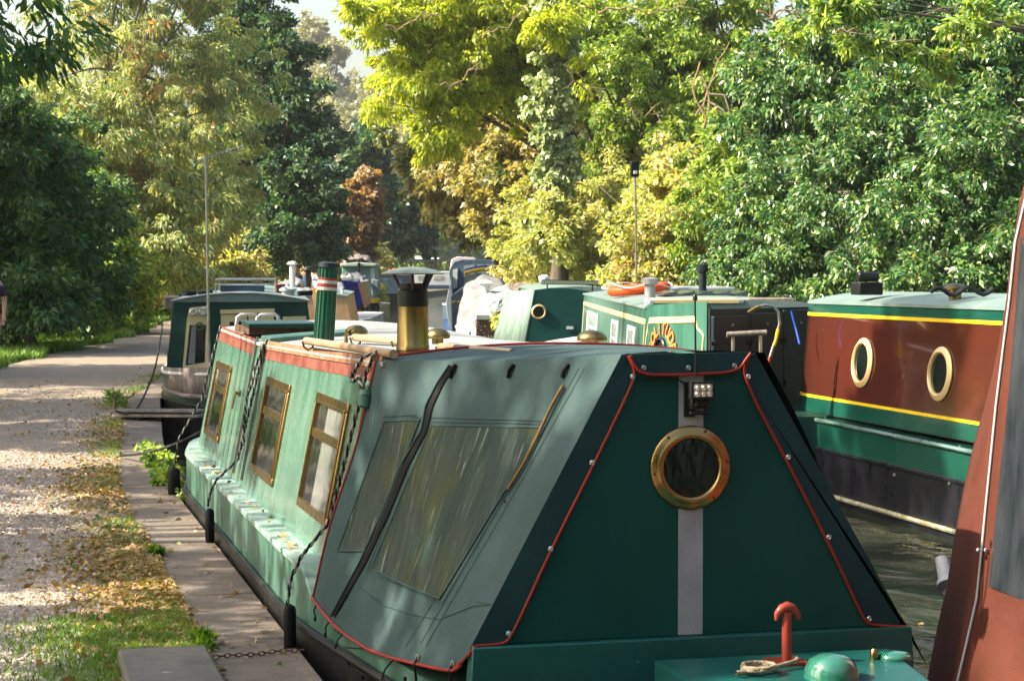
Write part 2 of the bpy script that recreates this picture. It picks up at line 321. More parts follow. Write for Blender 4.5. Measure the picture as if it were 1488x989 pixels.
m_bank=groundmat('leafy_bank',[(.02,.035,.012),(.04,.06,.02),(.06,.05,.025)],.5,.9,8,.08)
m_coping=M('coping_concrete',(.19,.16,.13),.85,col2=(.12,.10,.08),nscale=2.2,bump=.5,bscale=45,speck=((.16,.12,.08),17,.66))
coarse(m_coping,9,.9,.02); coarse(m_grav,2.2,.8,.05)
m_wall=M('canal_wall_stone',(.035,.033,.028),.6,col2=(.07,.065,.05),nscale=5,bump=.6,bscale=14)

# water
def watermat():
    m,t,N,L,b=nodes('canal_water'); g=N.new('ShaderNodeNewGeometry')
    b.inputs['Base Color'].default_value=(.022,.027,.017,1); b.inputs['Roughness'].default_value=.035; b.inputs['Specular IOR Level'].default_value=.6; b.inputs['IOR'].default_value=1.33
    mp=N.new('ShaderNodeMapping'); mp.inputs['Scale'].default_value=(1.1,.7,1); L.new(g.outputs['Position'],mp.inputs['Vector'])
    n=N.new('ShaderNodeTexNoise'); n.inputs['Scale'].default_value=2.2; n.inputs['Detail'].default_value=5; n.inputs['Distortion'].default_value=.4; L.new(mp.outputs[0],n.inputs['Vector'])
    n2=N.new('ShaderNodeTexNoise'); n2.inputs['Scale'].default_value=13; n2.inputs['Detail'].default_value=3; L.new(mp.outputs[0],n2.inputs['Vector'])
    a=N.new('ShaderNodeBump'); a.inputs['Strength'].default_value=.6; a.inputs['Distance'].default_value=.06; L.new(n.outputs[0],a.inputs['Height'])
    c=N.new('ShaderNodeBump'); c.inputs['Strength'].default_value=.16; c.inputs['Distance'].default_value=.012; L.new(n2.outputs[0],c.inputs['Height']); L.new(a.outputs[0],c.inputs['Normal']); L.new(c.outputs[0],b.inputs['Normal'])
    return m
m_water=watermat()
WZ=-.40
mb=MB(); mb.add([(-60,-40,WZ),(300,-40,WZ),(300,420,WZ),(-60,420,WZ)],[(0,1,2,3)])
tag(mb.build('water',m_water,smooth=0,fix=False),kind='structure')
# ground sheet far below everything
mb=MB(); mb.add([(-900,-600,-1.6),(1500,-600,-1.6),(1500,1800,-1.6),(-900,1800,-1.6)],[(0,1,2,3)])
tag(mb.build('ground',m_soil,smooth=0,fix=False),kind='structure')
# left land
L2=dens(LEFT,2.5); rng=np.random.default_rng(3)
def leftoff(x,y,d):   # offset away from the canal
    hd=heading(L2,x,y); return (x-math.cos(hd)*d, y+math.sin(hd)*d)
def heading(pl,x,y):
    i=min(range(len(pl)),key=lambda k:(pl[k][0]-x)**2+(pl[k][1]-y)**2); a=pl[max(0,i-1)]; b=pl[min(len(pl)-1,i+1)]
    return math.atan2(b[0]-a[0],b[1]-a[1])
offs=[0.0,.5,3.2,5,9,16,30,70,160]; hts=[-.02,-.02,-.02,-.02,.10,.7,2.0,6,14]
rows=[]
for (x,y) in L2:
    r=[]
    for d,h in zip(offs,hts):
        q=leftoff(x,y,d)
        if d>20: q=(x-d,y+ (0 if y<100 else 0))
        r.append(Vector((q[0],q[1],h+(random.uniform(-.05,.05) if 4<d<20 else 0))))
    rows.append(r)
mb=MB(); mb.grid(rows); tag(mb.build('left_bank',m_soil,smooth=60,fix=False),kind='structure')
mb=MB(); mb.grid([[Vector((x,y,-.012)),Vector((x,y,-1.6))] for x,y in L2]); tag(mb.build('canal_wall',m_wall,smooth=0,fix=False),kind='structure')
# coping slabs
mb=MB()
lim=[q for q in dens(LEFT,1.25) if q[1]<62]
for i,(a,b) in enumerate(zip(lim,lim[1:])):
    h1=math.atan2(b[0]-a[0],b[1]-a[1]); wd=.41+.012*math.sin(i*2.1); n=Vector((-math.cos(h1),math.sin(h1),0)); dv=Vector((b[0]-a[0],b[1]-a[1],0)).normalized()*.006
    A=Vector((*a,0))+dv; B=Vector((*b,0))-dv; z=Vector((0,0,random.uniform(-.002,.004)))
    mb.hexa([A+Vector((0,0,-.14)),B+Vector((0,0,-.14)),B+n*wd+Vector((0,0,-.14)),A+n*wd+Vector((0,0,-.14)),A+z,B+z,B+n*wd+z,A+n*wd+z])
tag(mb.build('coping',m_coping,bevel=.008),kind='structure')
# gravel path
def pathpt(x,y,d): q=leftoff(x,y,d); return Vector((q[0],q[1],-.008+.012*math.sin(q[1]*.7)*min(1,abs(d-.4))))
PW=lambda y: interp([(-20,2.9),(20,2.9),(40,2.9),(60,2.6),(90,2.4),(200,2.2)],y)
PS=lambda y: interp([(-20,.40),(22,.42),(38,.6),(52,1.2),(62,2.1),(80,3),(200,3.2)],y)
rows=[]
for (x,y) in dens(LEFT,1.0):
    if y>185: break
    rows.append([pathpt(x,y,lerp(PS(y),PS(y)+PW(y),k/6)) for k in range(7)])
mb=MB(); mb.grid(rows); tag(mb.build('towpath',m_grav,smooth=60,fix=False),kind='structure')
# right bank
Rr=dens(RIGHT,2.5)
ro=[0,.0,.25,1.2,3,5.5,9,14,22,40,90,200]; rh=[-1.6,-.42,-.1,.25,.9,2.3,4.6,7.5,11,17,26,34]
rows=[]
for (x,y) in Rr:
    hd=heading(Rr,x,y); r=[]
    for d,h in zip(ro,rh):
        qx,qy=(x+math.cos(hd)*d,y-math.sin(hd)*d) if d<10 else (x+d,y)
        k=random.uniform(-.18,.18)*min(1,d*.2); r.append(Vector((qx,qy,h+k)))
    rows.append(r)
mb=MB(); mb.grid(rows); tag(mb.build('right_bank',m_bank,smooth=60,fix=False),kind='structure')
# hill beyond
def hillz(x,y):
    d=math.hypot(x,y); a=math.degrees(math.atan2(x,y))
    t=min(1,max(0,(d-215)/190)); t=t*t*(3-2*t)
    return -1+t*(37+4*math.sin(a*.9+1.2)+3*math.sin(a*.31))
rows=[[Vector((math.sin(R_(a))*d,math.cos(R_(a))*d,hillz(math.sin(R_(a))*d,math.cos(R_(a))*d))) for d in (205,225,245,270,300,330,360,390,420,480,600)] for a in range(-30,75,3)]
mb=MB(); mb.grid(rows); tag(mb.build('hill',m_bank,smooth=60,fix=False),kind='structure')

# ---------------------------------------------------------------- foliage
def leafmesh(name,c,d,size,aspect,rs,nb=None):
    n=len(c); s=size*np.clip(rs.lognormal(0,.38,(n,1)),.35,2.0); d=d/np.linalg.norm(d,axis=1,keepdims=True)
    nr=rs.normal(size=(n,3))*.75+np.array([-.6,-.35,.62]); sd_=np.cross(d,nr); sd_/=np.linalg.norm(sd_,axis=1,keepdims=True)+1e-9
    nn=np.cross(sd_,d)
    V=np.empty((n,4,3),np.float32); V[:,0]=c-d*s*.5; V[:,2]=c+d*s*.5-nn*s*.12
    V[:,1]=c+sd_*s*aspect*.5+nn*s*.06-d*s*.08; V[:,3]=c-sd_*s*aspect*.5+nn*s*.06-d*s*.08
    me=bpy.data.meshes.new(name); me.vertices.add(n*4); me.vertices.foreach_set('co',V.reshape(-1))
    me.loops.add(n*4); me.loops.foreach_set('vertex_index',np.arange(n*4,dtype=np.int32))
    me.polygons.add(n); me.polygons.foreach_set('loop_start',np.arange(0,n*4,4,dtype=np.int32)); me.polygons.foreach_set('loop_total',np.full(n,4,np.int32))
    me.update(); return me
def clumps(ells,ncl,rs,shell=.45):
    vol=np.array([e[3]*e[4]*e[5] for e in ells])**.7; idx=rs.choice(len(ells),ncl,p=vol/vol.sum())
    E=np.array(ells)[idx]; u=rs.normal(size=(ncl,3)); u/=np.linalg.norm(u,axis=1,keepdims=True)
    r=rs.uniform(0,1,(ncl,1))**shell
    r=r*np.clip(1+rs.normal(size=(ncl,1))*.20+(rs.uniform(size=(ncl,1))<.10)*.25,.3,1.7); return E[:,:3]+u*r*E[:,3:6], u
def foliage(ells,ncl,cr,per,size,aspect,droop,seed,shell=.45,flat=.7,keep=None):
    rs=np.random.default_rng(seed); cc,u=clumps(ells,ncl,rs,shell)
    if keep is not None:
        k=np.array([keep(q) for q in cc]); cc=cc[k]; u=u[k]
    n=len(cc); R=cr*rs.uniform(.55,1.35,(n,1,1)); w_=rs.normal(size=(n,per,3)); w_/=np.linalg.norm(w_,axis=2,keepdims=True)
    rad=rs.uniform(.15,1,(n,per,1))**.6
    off=w_*rad*R*np.array([1,1,flat]); c=(cc[:,None,:]+off).reshape(-1,3)
    d=(w_*.9+u[:,None,:]*.5+rs.normal(size=(n,per,3))*.45).reshape(-1,3); d[:,2]-=droop
    return c,d,cc,rs
def tree(name,label,cat,base,ells,ncl,cr,per,size,mat_,aspect=.5,droop=.5,seed=1,trunk=.2,limbs=14,top=.8,group=None,shell=.45,flat=.7,lean=(0,0),keep=None,tm=None,part='crown'):
    c,d,cc,rs=foliage(ells,ncl,cr,per,size,aspect,droop,seed,shell,flat,keep)
    root=thing(name,label,cat,base,0,group); B=np.array(base)
    me=leafmesh(part,c-B,d,size,aspect,rs); me.materials.append(mat_); o=bpy.data.objects.new(part,me); COL.objects.link(o); o.parent=root
    if trunk:
        mb=MB(); E=np.array(ells); cen=(E[:,:3]*E[:,3:4]).sum(0)/E[:,3].sum(); ztop=lerp(base[2],E[:,2].max(),top)
        N=7; sp=[]
        for i in range(N):
            t=i/(N-1); sp.append(Vector((lerp(base[0],cen[0]+lean[0],t**1.3)+rs.normal()*trunk*.35*(0<i),lerp(base[1],cen[1]+lean[1],t**1.3)+rs.normal()*trunk*.35*(0<i),lerp(base[2]-.15,ztop,t))))
        mb.tube(sp,[trunk*(1.25 if i==0 else 1)*(1-.78*i/(N-1)) for i in range(N)],9)
        for q in cc[rs.choice(len(cc),min(limbs,len(cc)),replace=False)]:
            q=Vector(q); k=rs.integers(1,N-1); a=sp[k]; 
            if (q-a).length>12: continue
            r0=trunk*(1-.78*k/(N-1))*.55; mid=a.lerp(q,.5)+Vector((rs.normal()*.15,rs.normal()*.15,.18*(q-a).length*.5))
            mb.tube([a,a.lerp(mid,.5)+Vector((0,0,.05)),mid,q],[r0,r0*.75,r0*.5,r0*.12],6)
        mb.build('trunk',tm or m_bark,root,smooth=60,fix=False)
    return root
G=leafmat
f_willow=G('willow_leaves',[(0.106, 0.201, 0.071), (0.224, 0.319, 0.118), (0.389, 0.437, 0.177), (0.566, 0.566, 0.307)],.45,((.34,.15,.045),.76),.45)
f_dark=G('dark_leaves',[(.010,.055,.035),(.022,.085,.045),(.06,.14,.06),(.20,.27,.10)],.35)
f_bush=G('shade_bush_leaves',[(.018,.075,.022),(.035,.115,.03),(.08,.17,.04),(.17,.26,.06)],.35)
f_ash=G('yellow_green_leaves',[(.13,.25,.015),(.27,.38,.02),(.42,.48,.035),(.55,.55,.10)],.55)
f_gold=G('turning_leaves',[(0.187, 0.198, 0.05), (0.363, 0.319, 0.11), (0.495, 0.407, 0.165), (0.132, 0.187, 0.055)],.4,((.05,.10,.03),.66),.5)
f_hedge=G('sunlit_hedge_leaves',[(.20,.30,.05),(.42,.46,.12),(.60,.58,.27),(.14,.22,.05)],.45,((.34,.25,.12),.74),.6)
f_mix=G('mixed_green_leaves',[(0.057, 0.149, 0.029), (0.138, 0.253, 0.04), (0.276, 0.391, 0.052), (0.46, 0.529, 0.138)],.42,((.19,.13,.05),.83),.7)
f_rich=G('rich_green_leaves',[(.010,.050,.022),(.030,.115,.030),(.085,.20,.04),(.30,.38,.12)],.28,((.16,.12,.10),.86),.8,rough=.34)
f_copper=G('copper_leaves',[(.14,.08,.035),(.26,.15,.07),(.36,.23,.11),(.12,.13,.05)],.4)
f_ivy=G('ivy_leaves',[(.17,.26,.10),(.32,.40,.18),(.48,.54,.30),(.09,.15,.05)],.25,rough=.35)
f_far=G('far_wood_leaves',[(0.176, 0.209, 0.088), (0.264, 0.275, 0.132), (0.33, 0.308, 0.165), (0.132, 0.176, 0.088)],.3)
f_grass=G('grass_blades',[(.05,.13,.015),(.09,.21,.02),(.14,.27,.03),(.20,.24,.06)],.45)
f_litter=G('fallen_leaves',[(.15,.085,.03),(.26,.16,.06),(.42,.31,.12),(.20,.11,.045),(.10,.17,.03)],.25,rough=.6)
def el(px,py,D,rw,rh,rd):   # ellipsoid given by where it stands; radii in metres (x,y,z)
    p=P(px,py,D); return (p.x,p.y,p.z,rw,rd,rh)

# ---- left side trees
tree('willow_tree','tall pale green tree with orange tinted hanging leaves on the left of the path','tree',(1.9,60,0.1),
  [el(210,250,58,2.4,3.2,2.2),el(160,80,60,2.8,3.4,2.4),el(300,130,62,2.3,3.2,2.2),el(240,340,57,2.0,1.7,1.8),el(110,200,57,1.8,3,2),el(330,300,60,1.2,1.8,1.6),el(230,-60,61,3.2,2.6,2.4)],
  760,.42,150,.15,f_willow,.26,1.2,11,trunk=.28,limbs=30)
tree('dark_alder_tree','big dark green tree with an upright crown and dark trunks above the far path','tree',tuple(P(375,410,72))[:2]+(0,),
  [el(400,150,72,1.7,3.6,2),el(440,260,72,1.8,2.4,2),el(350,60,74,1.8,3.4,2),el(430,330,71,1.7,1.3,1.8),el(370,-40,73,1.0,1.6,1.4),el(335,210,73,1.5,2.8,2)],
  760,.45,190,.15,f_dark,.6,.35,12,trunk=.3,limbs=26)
tree('young_dark_tree','narrow dark green tree just right of the copper tree over the far boats','tree',tuple(P(560,405,118))[:2]+(0,),
  [el(560,290,118,1.9,3.2,2),el(590,330,120,1.7,1.8,2),el(530,240,118,1.4,2.6,2)],330,.6,90,.28,f_dark,.6,.3,13,trunk=.25)
tree('dark_background_tree','shaded green tree standing behind the footbridge','tree',tuple(P(620,392,182))[:2]+(0,),
  [el(625,320,182,3.2,3.8,2.5),el(580,300,184,2.5,4.5,2.5),el(665,330,182,2.4,3.2,2.5)],380,.8,80,.38,f_mix,.6,.3,14,trunk=.35)
tree('copper_tree','copper brown leaved tree between the dark green trees','tree',tuple(P(520,405,92))[:2]+(0,),
  [el(520,310,92,.95,1.7,1),el(510,355,92,1.0,.9,1),el(535,275,92,.5,.9,.6)],240,.4,90,.2,f_copper,.6,.4,15,trunk=.16)
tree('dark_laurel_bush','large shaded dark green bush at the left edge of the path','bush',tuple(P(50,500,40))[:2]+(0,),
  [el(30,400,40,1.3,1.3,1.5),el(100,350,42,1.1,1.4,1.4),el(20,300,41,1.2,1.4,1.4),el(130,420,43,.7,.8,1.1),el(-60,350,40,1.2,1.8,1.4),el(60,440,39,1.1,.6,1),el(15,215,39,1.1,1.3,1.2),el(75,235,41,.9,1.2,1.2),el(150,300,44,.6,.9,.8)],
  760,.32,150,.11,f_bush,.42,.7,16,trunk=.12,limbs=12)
tree('hawthorn_bush','shaded green bush with pale twigs beyond the dark bush by the path','bush',tuple(P(160,470,50))[:2]+(0,),
  [el(150,360,50,.9,1.6,1.1),el(190,410,51,.7,.9,1),el(110,300,51,1.2,1.3,1.2)],320,.32,110,.13,f_mix,.45,.4,17,trunk=.1)
tree('sunlit_elder_bush','bright yellow green bush below the tall pale tree','bush',tuple(P(250,440,66))[:2]+(0,),
  [el(230,395,66,1.0,.9,1),el(290,400,67,1.0,.7,1),el(340,390,68,.9,.9,1),el(200,420,64,.7,.5,.8)],300,.35,90,.15,f_hedge,.5,.3,18,trunk=.09)
tree('overhanging_ash_tree','shaded tree whose dark hanging branches enter the top left corner','tree',(-5.2,24,0),
  [(-3.9,23,6.5,2.8,3,2.6),(-5.5,25,7.5,3,3,2.5),(-.5,23,4.7,1.0,1.4,.9),(-.2,24.2,4.4,1.2,1.2,.55),(-1.6,24,5.6,1.8,2,1.5)],
  420,.42,90,.15,f_bush,.3,.9,19,trunk=.2,limbs=22)
for i,(px,D,hh,s) in enumerate([(300,88,5.2,31),(470,98,4.2,32),(180,84,7,33),(60,72,8,34),(390,100,7,35)]):
    p=P(px,400,D)
    tree('background_tree',['bushy mid green tree behind the pale tall tree','small bushy tree below the copper tree','tall green tree behind the dark bush','tall green tree at the far left edge behind the bushes','mid green tree behind the dark tall tree'][i],'tree',(p.x,p.y,0),
      [(p.x,p.y,hh*.55,2.6,2,hh*.55),(p.x+1.2,p.y,hh*.4,2,2,hh*.4),(p.x-1.4,p.y,hh*.7,2,2,hh*.5)],330,.6,90,.24,[f_hedge,f_hedge,f_mix,f_mix,f_mix][i],.5,.4,s,trunk=.2,group='trees behind the left bank')

# trees off frame left that shade the path and the boats
for i,(x,y,hh,nc) in enumerate([(-7.2,1.5,9.5,70),(-7.6,8.2,10.2,125),(-6.6,12.2,8.0,42),(-8.0,16.5,9.2,60),(-7,21,9.6,85),(-8.2,26,9.5,110),(-7,31,10,120)]):
    nm=['first','second','third','fourth','fifth','sixth','seventh'][i]
    tree('shade_tree','leafy tree beside the towpath, %s along it from the camera, left of the picture'%nm,'tree',(x,y,0),
      [(x,y,hh*.66,2.2,2.0,hh*.30),(x+.8,y+.5,hh*.46,1.5,1.5,hh*.22),(x-.7,y-.7,hh*.78,1.5,1.5,hh*.18)],
      nc,.52,120,.15,f_mix,.5,.4,50+i,trunk=.13,limbs=18,flat=.30,shell=.6,group='trees lining the left of the towpath')
for i,(x,y,z) in enumerate([(-7.4,16.6,12.0),(-7.0,13.2,11.6)]):  # unseen trees added so their high crowns shade the maroon boat
    tree('added_tall_poplar','unseen tall thin tree added left of the picture to shade the maroon narrowboat, %s one'%['farther','nearer'][i],'tree',(x,y,0),
      [(x,y,z,1.3,.9,1.3),(x+.5,y+1,z-1.2,.9,.7,.8),(x-.4,y-.8,z+.8,.9,.6,.7)],75,.42,120,.15,f_mix,.5,.4,150+i,trunk=.12,limbs=14,flat=.4,group='tall trees added as shade left of the picture')
for i,(x,y) in enumerate([(-3.6,9.3),(-4.2,11.4),(-3.9,13.9),(-4.5,17.2),(-3.8,19.6),(-4.4,23.4)]):  # unseen slim trunks added to throw shadow bands over the towpath
    nm=['first','second','third','fourth','fifth','sixth'][i]
    tree('added_sapling','unseen slender sapling added to cast shadow bands, %s along the path from the camera, left of the picture'%nm,'tree',(x,y,0),
      [(x,y,3.6,.5,.5,1.3),(x+.1,y,2.2,.35,.35,.8)],26,.26,50,.09,f_mix,.5,.4,65+i,trunk=.045,limbs=10,flat=.5,group='saplings added for their shadow bands')

# trees round the near end of the canal, behind the photographer
for i,(x,y,hh,r) in enumerate([(-6,-8,11,3.6),(-1,-13,12,4.2),(5,-15,12,4.4),(11,-12,12,4.2),(16,-6,13,4.4),(17,1,12,4),(18,8,12,4),(-11,-2,11,3.4)]):
    nm=['first','second','third','fourth','fifth','sixth','seventh','eighth'][i]
    tree('canalside_tree','broad leafy tree behind the camera, %s from the towpath side'%nm,'tree',(x,y,0),
      [(x,y,hh*.55,r,r,hh*.45),(x+1.5,y,hh*.3,r*.8,r*.8,hh*.3),(x-1.5,y,hh*.32,r*.8,r*.8,hh*.3)],210,.8,60,.36,f_mix,.55,.4,110+i,trunk=.25,limbs=8,group='trees round the near end of the canal')
for i,(x,y) in enumerate([(-5.6,33),(-6.2,41),(-6,48),(-5.5,54)]):  # unseen dense trees added to keep the far towpath in shade
    nm=['nearest','second','third','farthest'][i]
    tree('added_verge_tree','unseen dense tree added left of the picture to shade the far path, %s of its row'%nm,'tree',(x,y,0),
      [(x,y,6.2,2.1,2.4,3.6),(x+.6,y,3,1.7,2,2)],430,.6,100,.2,f_mix,.5,.4,130+i,trunk=.16,limbs=10,group='row of trees added to shade the far path')

# ---- right side trees
def rb(x,y):   # ground height of right bank near a point
    i=min(range(len(Rr)),key=lambda k:(Rr[k][0]-x)**2+(Rr[k][1]-y)**2); d=math.hypot(Rr[i][0]-x,Rr[i][1]-y)
    return interp(list(zip(ro[1:],rh[1:])),d)-.1
def base(px,D,dx=0):
    p=P(px,400,D); return (p.x+dx,p.y,rb(p.x+dx,p.y))
tree('arching_ash_tree','bright yellow green tree arching over the canal from the right bank','tree',base(870,54,2.5),
  [el(600,90,50,1.1,1.5,1.4),el(680,60,50,1.3,1.7,1.5),el(740,100,51,1.4,1.6,1.6),el(560,30,49,.9,.8,1),el(640,190,50,.9,.8,1),el(700,0,50,2.2,1.4,1.6),el(520,15,48,.45,.35,.6),el(800,45,45.6,.7,.5,.5),el(850,110,45.6,.35,.4,.35),el(545,165,50,.3,.3,.4)],
  560,.34,150,.125,f_ash,.32,.8,21,trunk=.22,limbs=36,top=.9)
tree('turning_sycamore_tree','golden brown turning tree behind the arching ash branches','tree',base(705,62,3),
  [el(650,245,62,1.2,1.4,1.3),el(705,200,60,1.4,1.6,1.4),el(615,230,62,.7,.8,.9),el(730,280,58,1.2,1.3,1.2),el(680,320,62,.8,.8,.9),el(760,230,56,1.0,1.2,1.0),el(560,200,66,.3,.3,.4)],
  620,.36,100,.15,f_gold,.55,.4,22,trunk=.25)
tree('golden_field_maple','tall golden green tree rising behind the turning sycamore','tree',base(780,92,4),
  [el(780,120,92,3.2,4.2,2.5),el(700,60,92,2.8,3,2.5),el(850,200,92,3,4,2.5)],520,.6,100,.25,f_gold,.5,.4,23,trunk=.3)
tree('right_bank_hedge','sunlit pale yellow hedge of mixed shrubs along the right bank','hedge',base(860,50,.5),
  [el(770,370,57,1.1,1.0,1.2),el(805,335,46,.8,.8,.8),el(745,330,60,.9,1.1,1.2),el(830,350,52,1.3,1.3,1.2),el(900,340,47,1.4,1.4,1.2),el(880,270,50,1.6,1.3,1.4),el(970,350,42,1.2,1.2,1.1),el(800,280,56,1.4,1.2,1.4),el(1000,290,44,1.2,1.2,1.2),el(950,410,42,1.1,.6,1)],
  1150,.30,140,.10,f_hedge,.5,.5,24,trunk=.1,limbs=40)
tree('ivy_clad_tree','tall trunk wrapped in pale ivy behind the hedge','tree',base(812,47.5),
  [el(804+9*math.sin(i*1.7),y_,46.4,.42+.14*(i%2),.62,.4) for i,y_ in enumerate((300,250,200,150,100,50,0))]+[el(795,330,46.4,.6,.6,.6)],480,.17,80,.10,f_ivy,.8,.9,25,trunk=.20,limbs=0,top=1.0)
tree('limbed_tree','pale bare limbed tree with some ivy right of the ivy trunk','tree',base(868,60),
  [el(862,140,60,.35,1.6,.4),el(875,30,60,.7,1.2,.7)],150,.25,70,.13,f_ivy,.7,.8,26,trunk=.2,limbs=14,top=1.1)
tree('hillside_oak_tree','sunlit green tree with hanging vines above the hedge','tree',base(1000,48,2),
  [el(960,120,48,1.7,2.0,1.6),el(1060,80,47,1.5,1.8,1.6),el(900,60,50,1.5,1.6,1.6),el(1000,220,46,1.2,.9,1.2),el(1000,-20,48,2,1.4,1.6),el(1030,330,41,.9,1.1,.9),el(1060,240,42,.9,1.1,.9),el(890,180,49,1.1,1.2,1.1),el(840,110,51,1.0,1.3,1.0)],
  640,.34,150,.115,f_mix,.42,.7,27,trunk=.22,limbs=40)
tree('laurel_shrub','rich green shrub mass over the maroon narrowboat','shrub',base(1300,33,2.2),
  [el(1330,330,30,1.2,.85,1),el(1420,260,30,1.1,1.2,1),el(1240,270,32,1.1,1.1,1),el(1180,360,34,1.0,.75,1),el(1460,370,29,.8,.8,.8),el(1300,190,32,1.2,1.0,1.1),el(1130,290,36,1.0,1.1,1),el(1090,370,37,.8,.7,.8),el(1380,405,29,1.0,.5,.7),el(1260,405,31,.9,.4,.7),el(1150,405,34,1.0,.4,.7),el(1060,400,37,1.0,.4,.8)],
  800,.25,150,.082,f_rich,.40,.8,28,trunk=.12,limbs=40)
tree('shady_hornbeam_tree','dark green tree filling the top right corner','tree',base(1380,40,3),
  [el(1400,90,34,1.5,1.4,1.3),el(1250,60,36,1.5,1.4,1.3),el(1140,130,38,1.2,1.4,1.3),el(1480,160,33,1.2,1.6,1.2),el(1330,-20,35,2.2,1.2,1.4)],
  560,.32,140,.10,f_rich,.42,.7,29,trunk=.24,limbs=40)
tree('chestnut_spray_tree','loose light green leafy sprays reaching in at the top right','tree',(15.5,26,5.0),
  [el(1190,30,27,.55,.18,.4),el(1260,70,27,.6,.16,.4),el(1230,10,27,.5,.2,.4),el(1150,60,28,.3,.15,.3),el(1350,90,27,.5,.3,.4),el(1420,30,27,.5,.3,.4)],
  100,.15,40,.12,f_mix,.3,.5,30,trunk=.05,limbs=8,top=1.0)
# far-off woods as one mass each
def stuffwood(name,ells,ncl,cr,per,size,mt,seed,keep=None,label=None,cat='wood'):
    c,d,cc,rs=foliage(ells,ncl,cr,per,size,.6,.3,seed,.8,.8,keep)
    me=leafmesh(name,c,d,size,.6,rs); me.materials.append(mt); o=bpy.data.objects.new(name,me); COL.objects.link(o); return tag(o,label,cat,kind='stuff')
E_=[]
for k in range(26):
    a=lerp(60,30,k/25); px=lerp(760,1560,k/25); D=lerp(110,46,k/25)
    for hgt in (0,1,2):
        p=P(px,390,D+hgt*5); E_.append((p.x+2,p.y,rb(p.x+2,p.y)+1.5+hgt*2.6,2.6,2.2,2.4))
stuffwood('right_bank_wood',E_,1700,.8,70,.26,f_dark,71,label='dense wood covering the slope behind the right bank trees')
E_=[]
for k in range(16):
    px=lerp(-250,520,k/15); D=lerp(95,130,k/15)
    for hgt in (0,1,2): 
        p=P(px,390,D); E_.append((p.x,p.y,2+hgt*(4.5-.12*k),4,3,3.0-.05*k))
stuffwood('left_bank_wood',E_,1000,1.0,60,.34,f_dark,72,label='dark green wood behind the left bank trees')
E_=[]
rs=np.random.default_rng(5)
for k in range(420):
    px=rs.uniform(330,860); D=rs.uniform(225,400); p=P(px,390,D); z=hillz(p.x,p.y); E_.append((p.x,p.y,z+3,3.4,3.4,3.6))
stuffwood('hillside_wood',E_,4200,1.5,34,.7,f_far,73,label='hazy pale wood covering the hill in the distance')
E_=[]
for k in range(14):
    p=P(lerp(540,760,k/13),390,200); E_.append((p.x,p.y,2.5,4,3,3)); E_.append((p.x,p.y,6,4,3,3))
stuffwood('canal_bend_wood',E_,520,1.1,50,.45,f_mix,74,label='dark wood closing the canal behind the footbridge')
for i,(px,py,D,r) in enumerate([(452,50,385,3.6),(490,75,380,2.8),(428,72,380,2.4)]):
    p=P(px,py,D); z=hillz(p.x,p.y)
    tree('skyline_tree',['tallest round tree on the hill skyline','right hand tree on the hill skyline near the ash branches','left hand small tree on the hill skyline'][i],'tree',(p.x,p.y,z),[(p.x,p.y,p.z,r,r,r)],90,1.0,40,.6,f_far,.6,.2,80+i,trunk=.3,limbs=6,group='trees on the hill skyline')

# hanging vines on the right bank
mb=MB()
for k,(px,py,L_) in enumerate([(1020,110,150),(1032,150,140),(1010,90,110),(1043,160,120)]):
    pts=[P(px+8*math.sin(j*.9+k)+j*1.5,py+L_*j/8,43.2) for j in range(9)]
    mb.tube(pts,.022,5)
for k,(x0,y0,x1,y1,D) in enumerate([(870,20,1000,8,44),(905,150,960,172,45),(820,100,880,150,45),(1010,170,1060,60,43.5),(1100,10,1190,38,33),(1120,20,1140,60,33),(1210,50,1300,60,28),(700,60,770,10,47.5),(640,130,700,95,47.5),(560,40,640,20,47)]):
    a=P(x0,y0,D); b=P(x1,y1,D+.3); n=9; pts=[a.lerp(b,j/n)+Vector((0,0,.10*math.sin(j*.8+k)+.05*math.sin(j*2.3))) for j in range(n+1)]
    mb.tube(pts,[.026*(1-.07*j) for j in range(n+1)],5)
    for j in (2,4,6,8): q=pts[j]; mb.tube([q,q+Vector((.2*math.sin(k+j),-.1,.22*math.cos(j+k))),q+Vector((.45*math.sin(k+j),-.1,.35*math.cos(j+k)))],[.012,.008,.004],4)
tag(mb.build('hanging_vines',m_twig,smooth=60,fix=False),'pale bare vines and twigs hanging through the right bank foliage','vines')

# ---- grass, litter, gravel
def scatter(name,n,fn,size,aspect,mt,seed,up=0,label=None,cat=None):
    rs=np.random.default_rng(seed); c,ht=fn(rs,n); d=rs.normal(size=(len(c),3)); d[:,2]=d[:,2]*.15
    if up: d=rs.normal(size=(len(c),3))*.35; d[:,2]=1; c[:,2]+=size*.4
    me=leafmesh(name,c,d,size,aspect,rs); me.materials.append(mt); o=bpy.data.objects.new(name,me); COL.objects.link(o); return tag(o,label,cat,kind='stuff')
def xedge(y): # x of the coping's inner edge for near part
    return np.interp(y,[p[1] for p in LEFT[:8]],[p[0] for p in LEFT[:8]])-.41
def grassfn(rs,n):
    y=np.concatenate([rs.uniform(7.6,9.6,n//2),rs.uniform(9,34,n//2)]); x=xedge(y)-np.abs(rs.normal(size=n))*np.where(y<9.6,.36,.14)
    k=np.sin(y*2.1)+np.sin(y*5.3+1)*.6+rs.normal(size=n)*.4+np.where(y<9.4,2,-.2)>.2
    return np.stack([x,y,np.zeros(n)],1)[k],None
scatter('edge_grass',34000,grassfn,.030,.16,f_grass,91,1,'short green grass growing along the inner edge of the coping','grass')
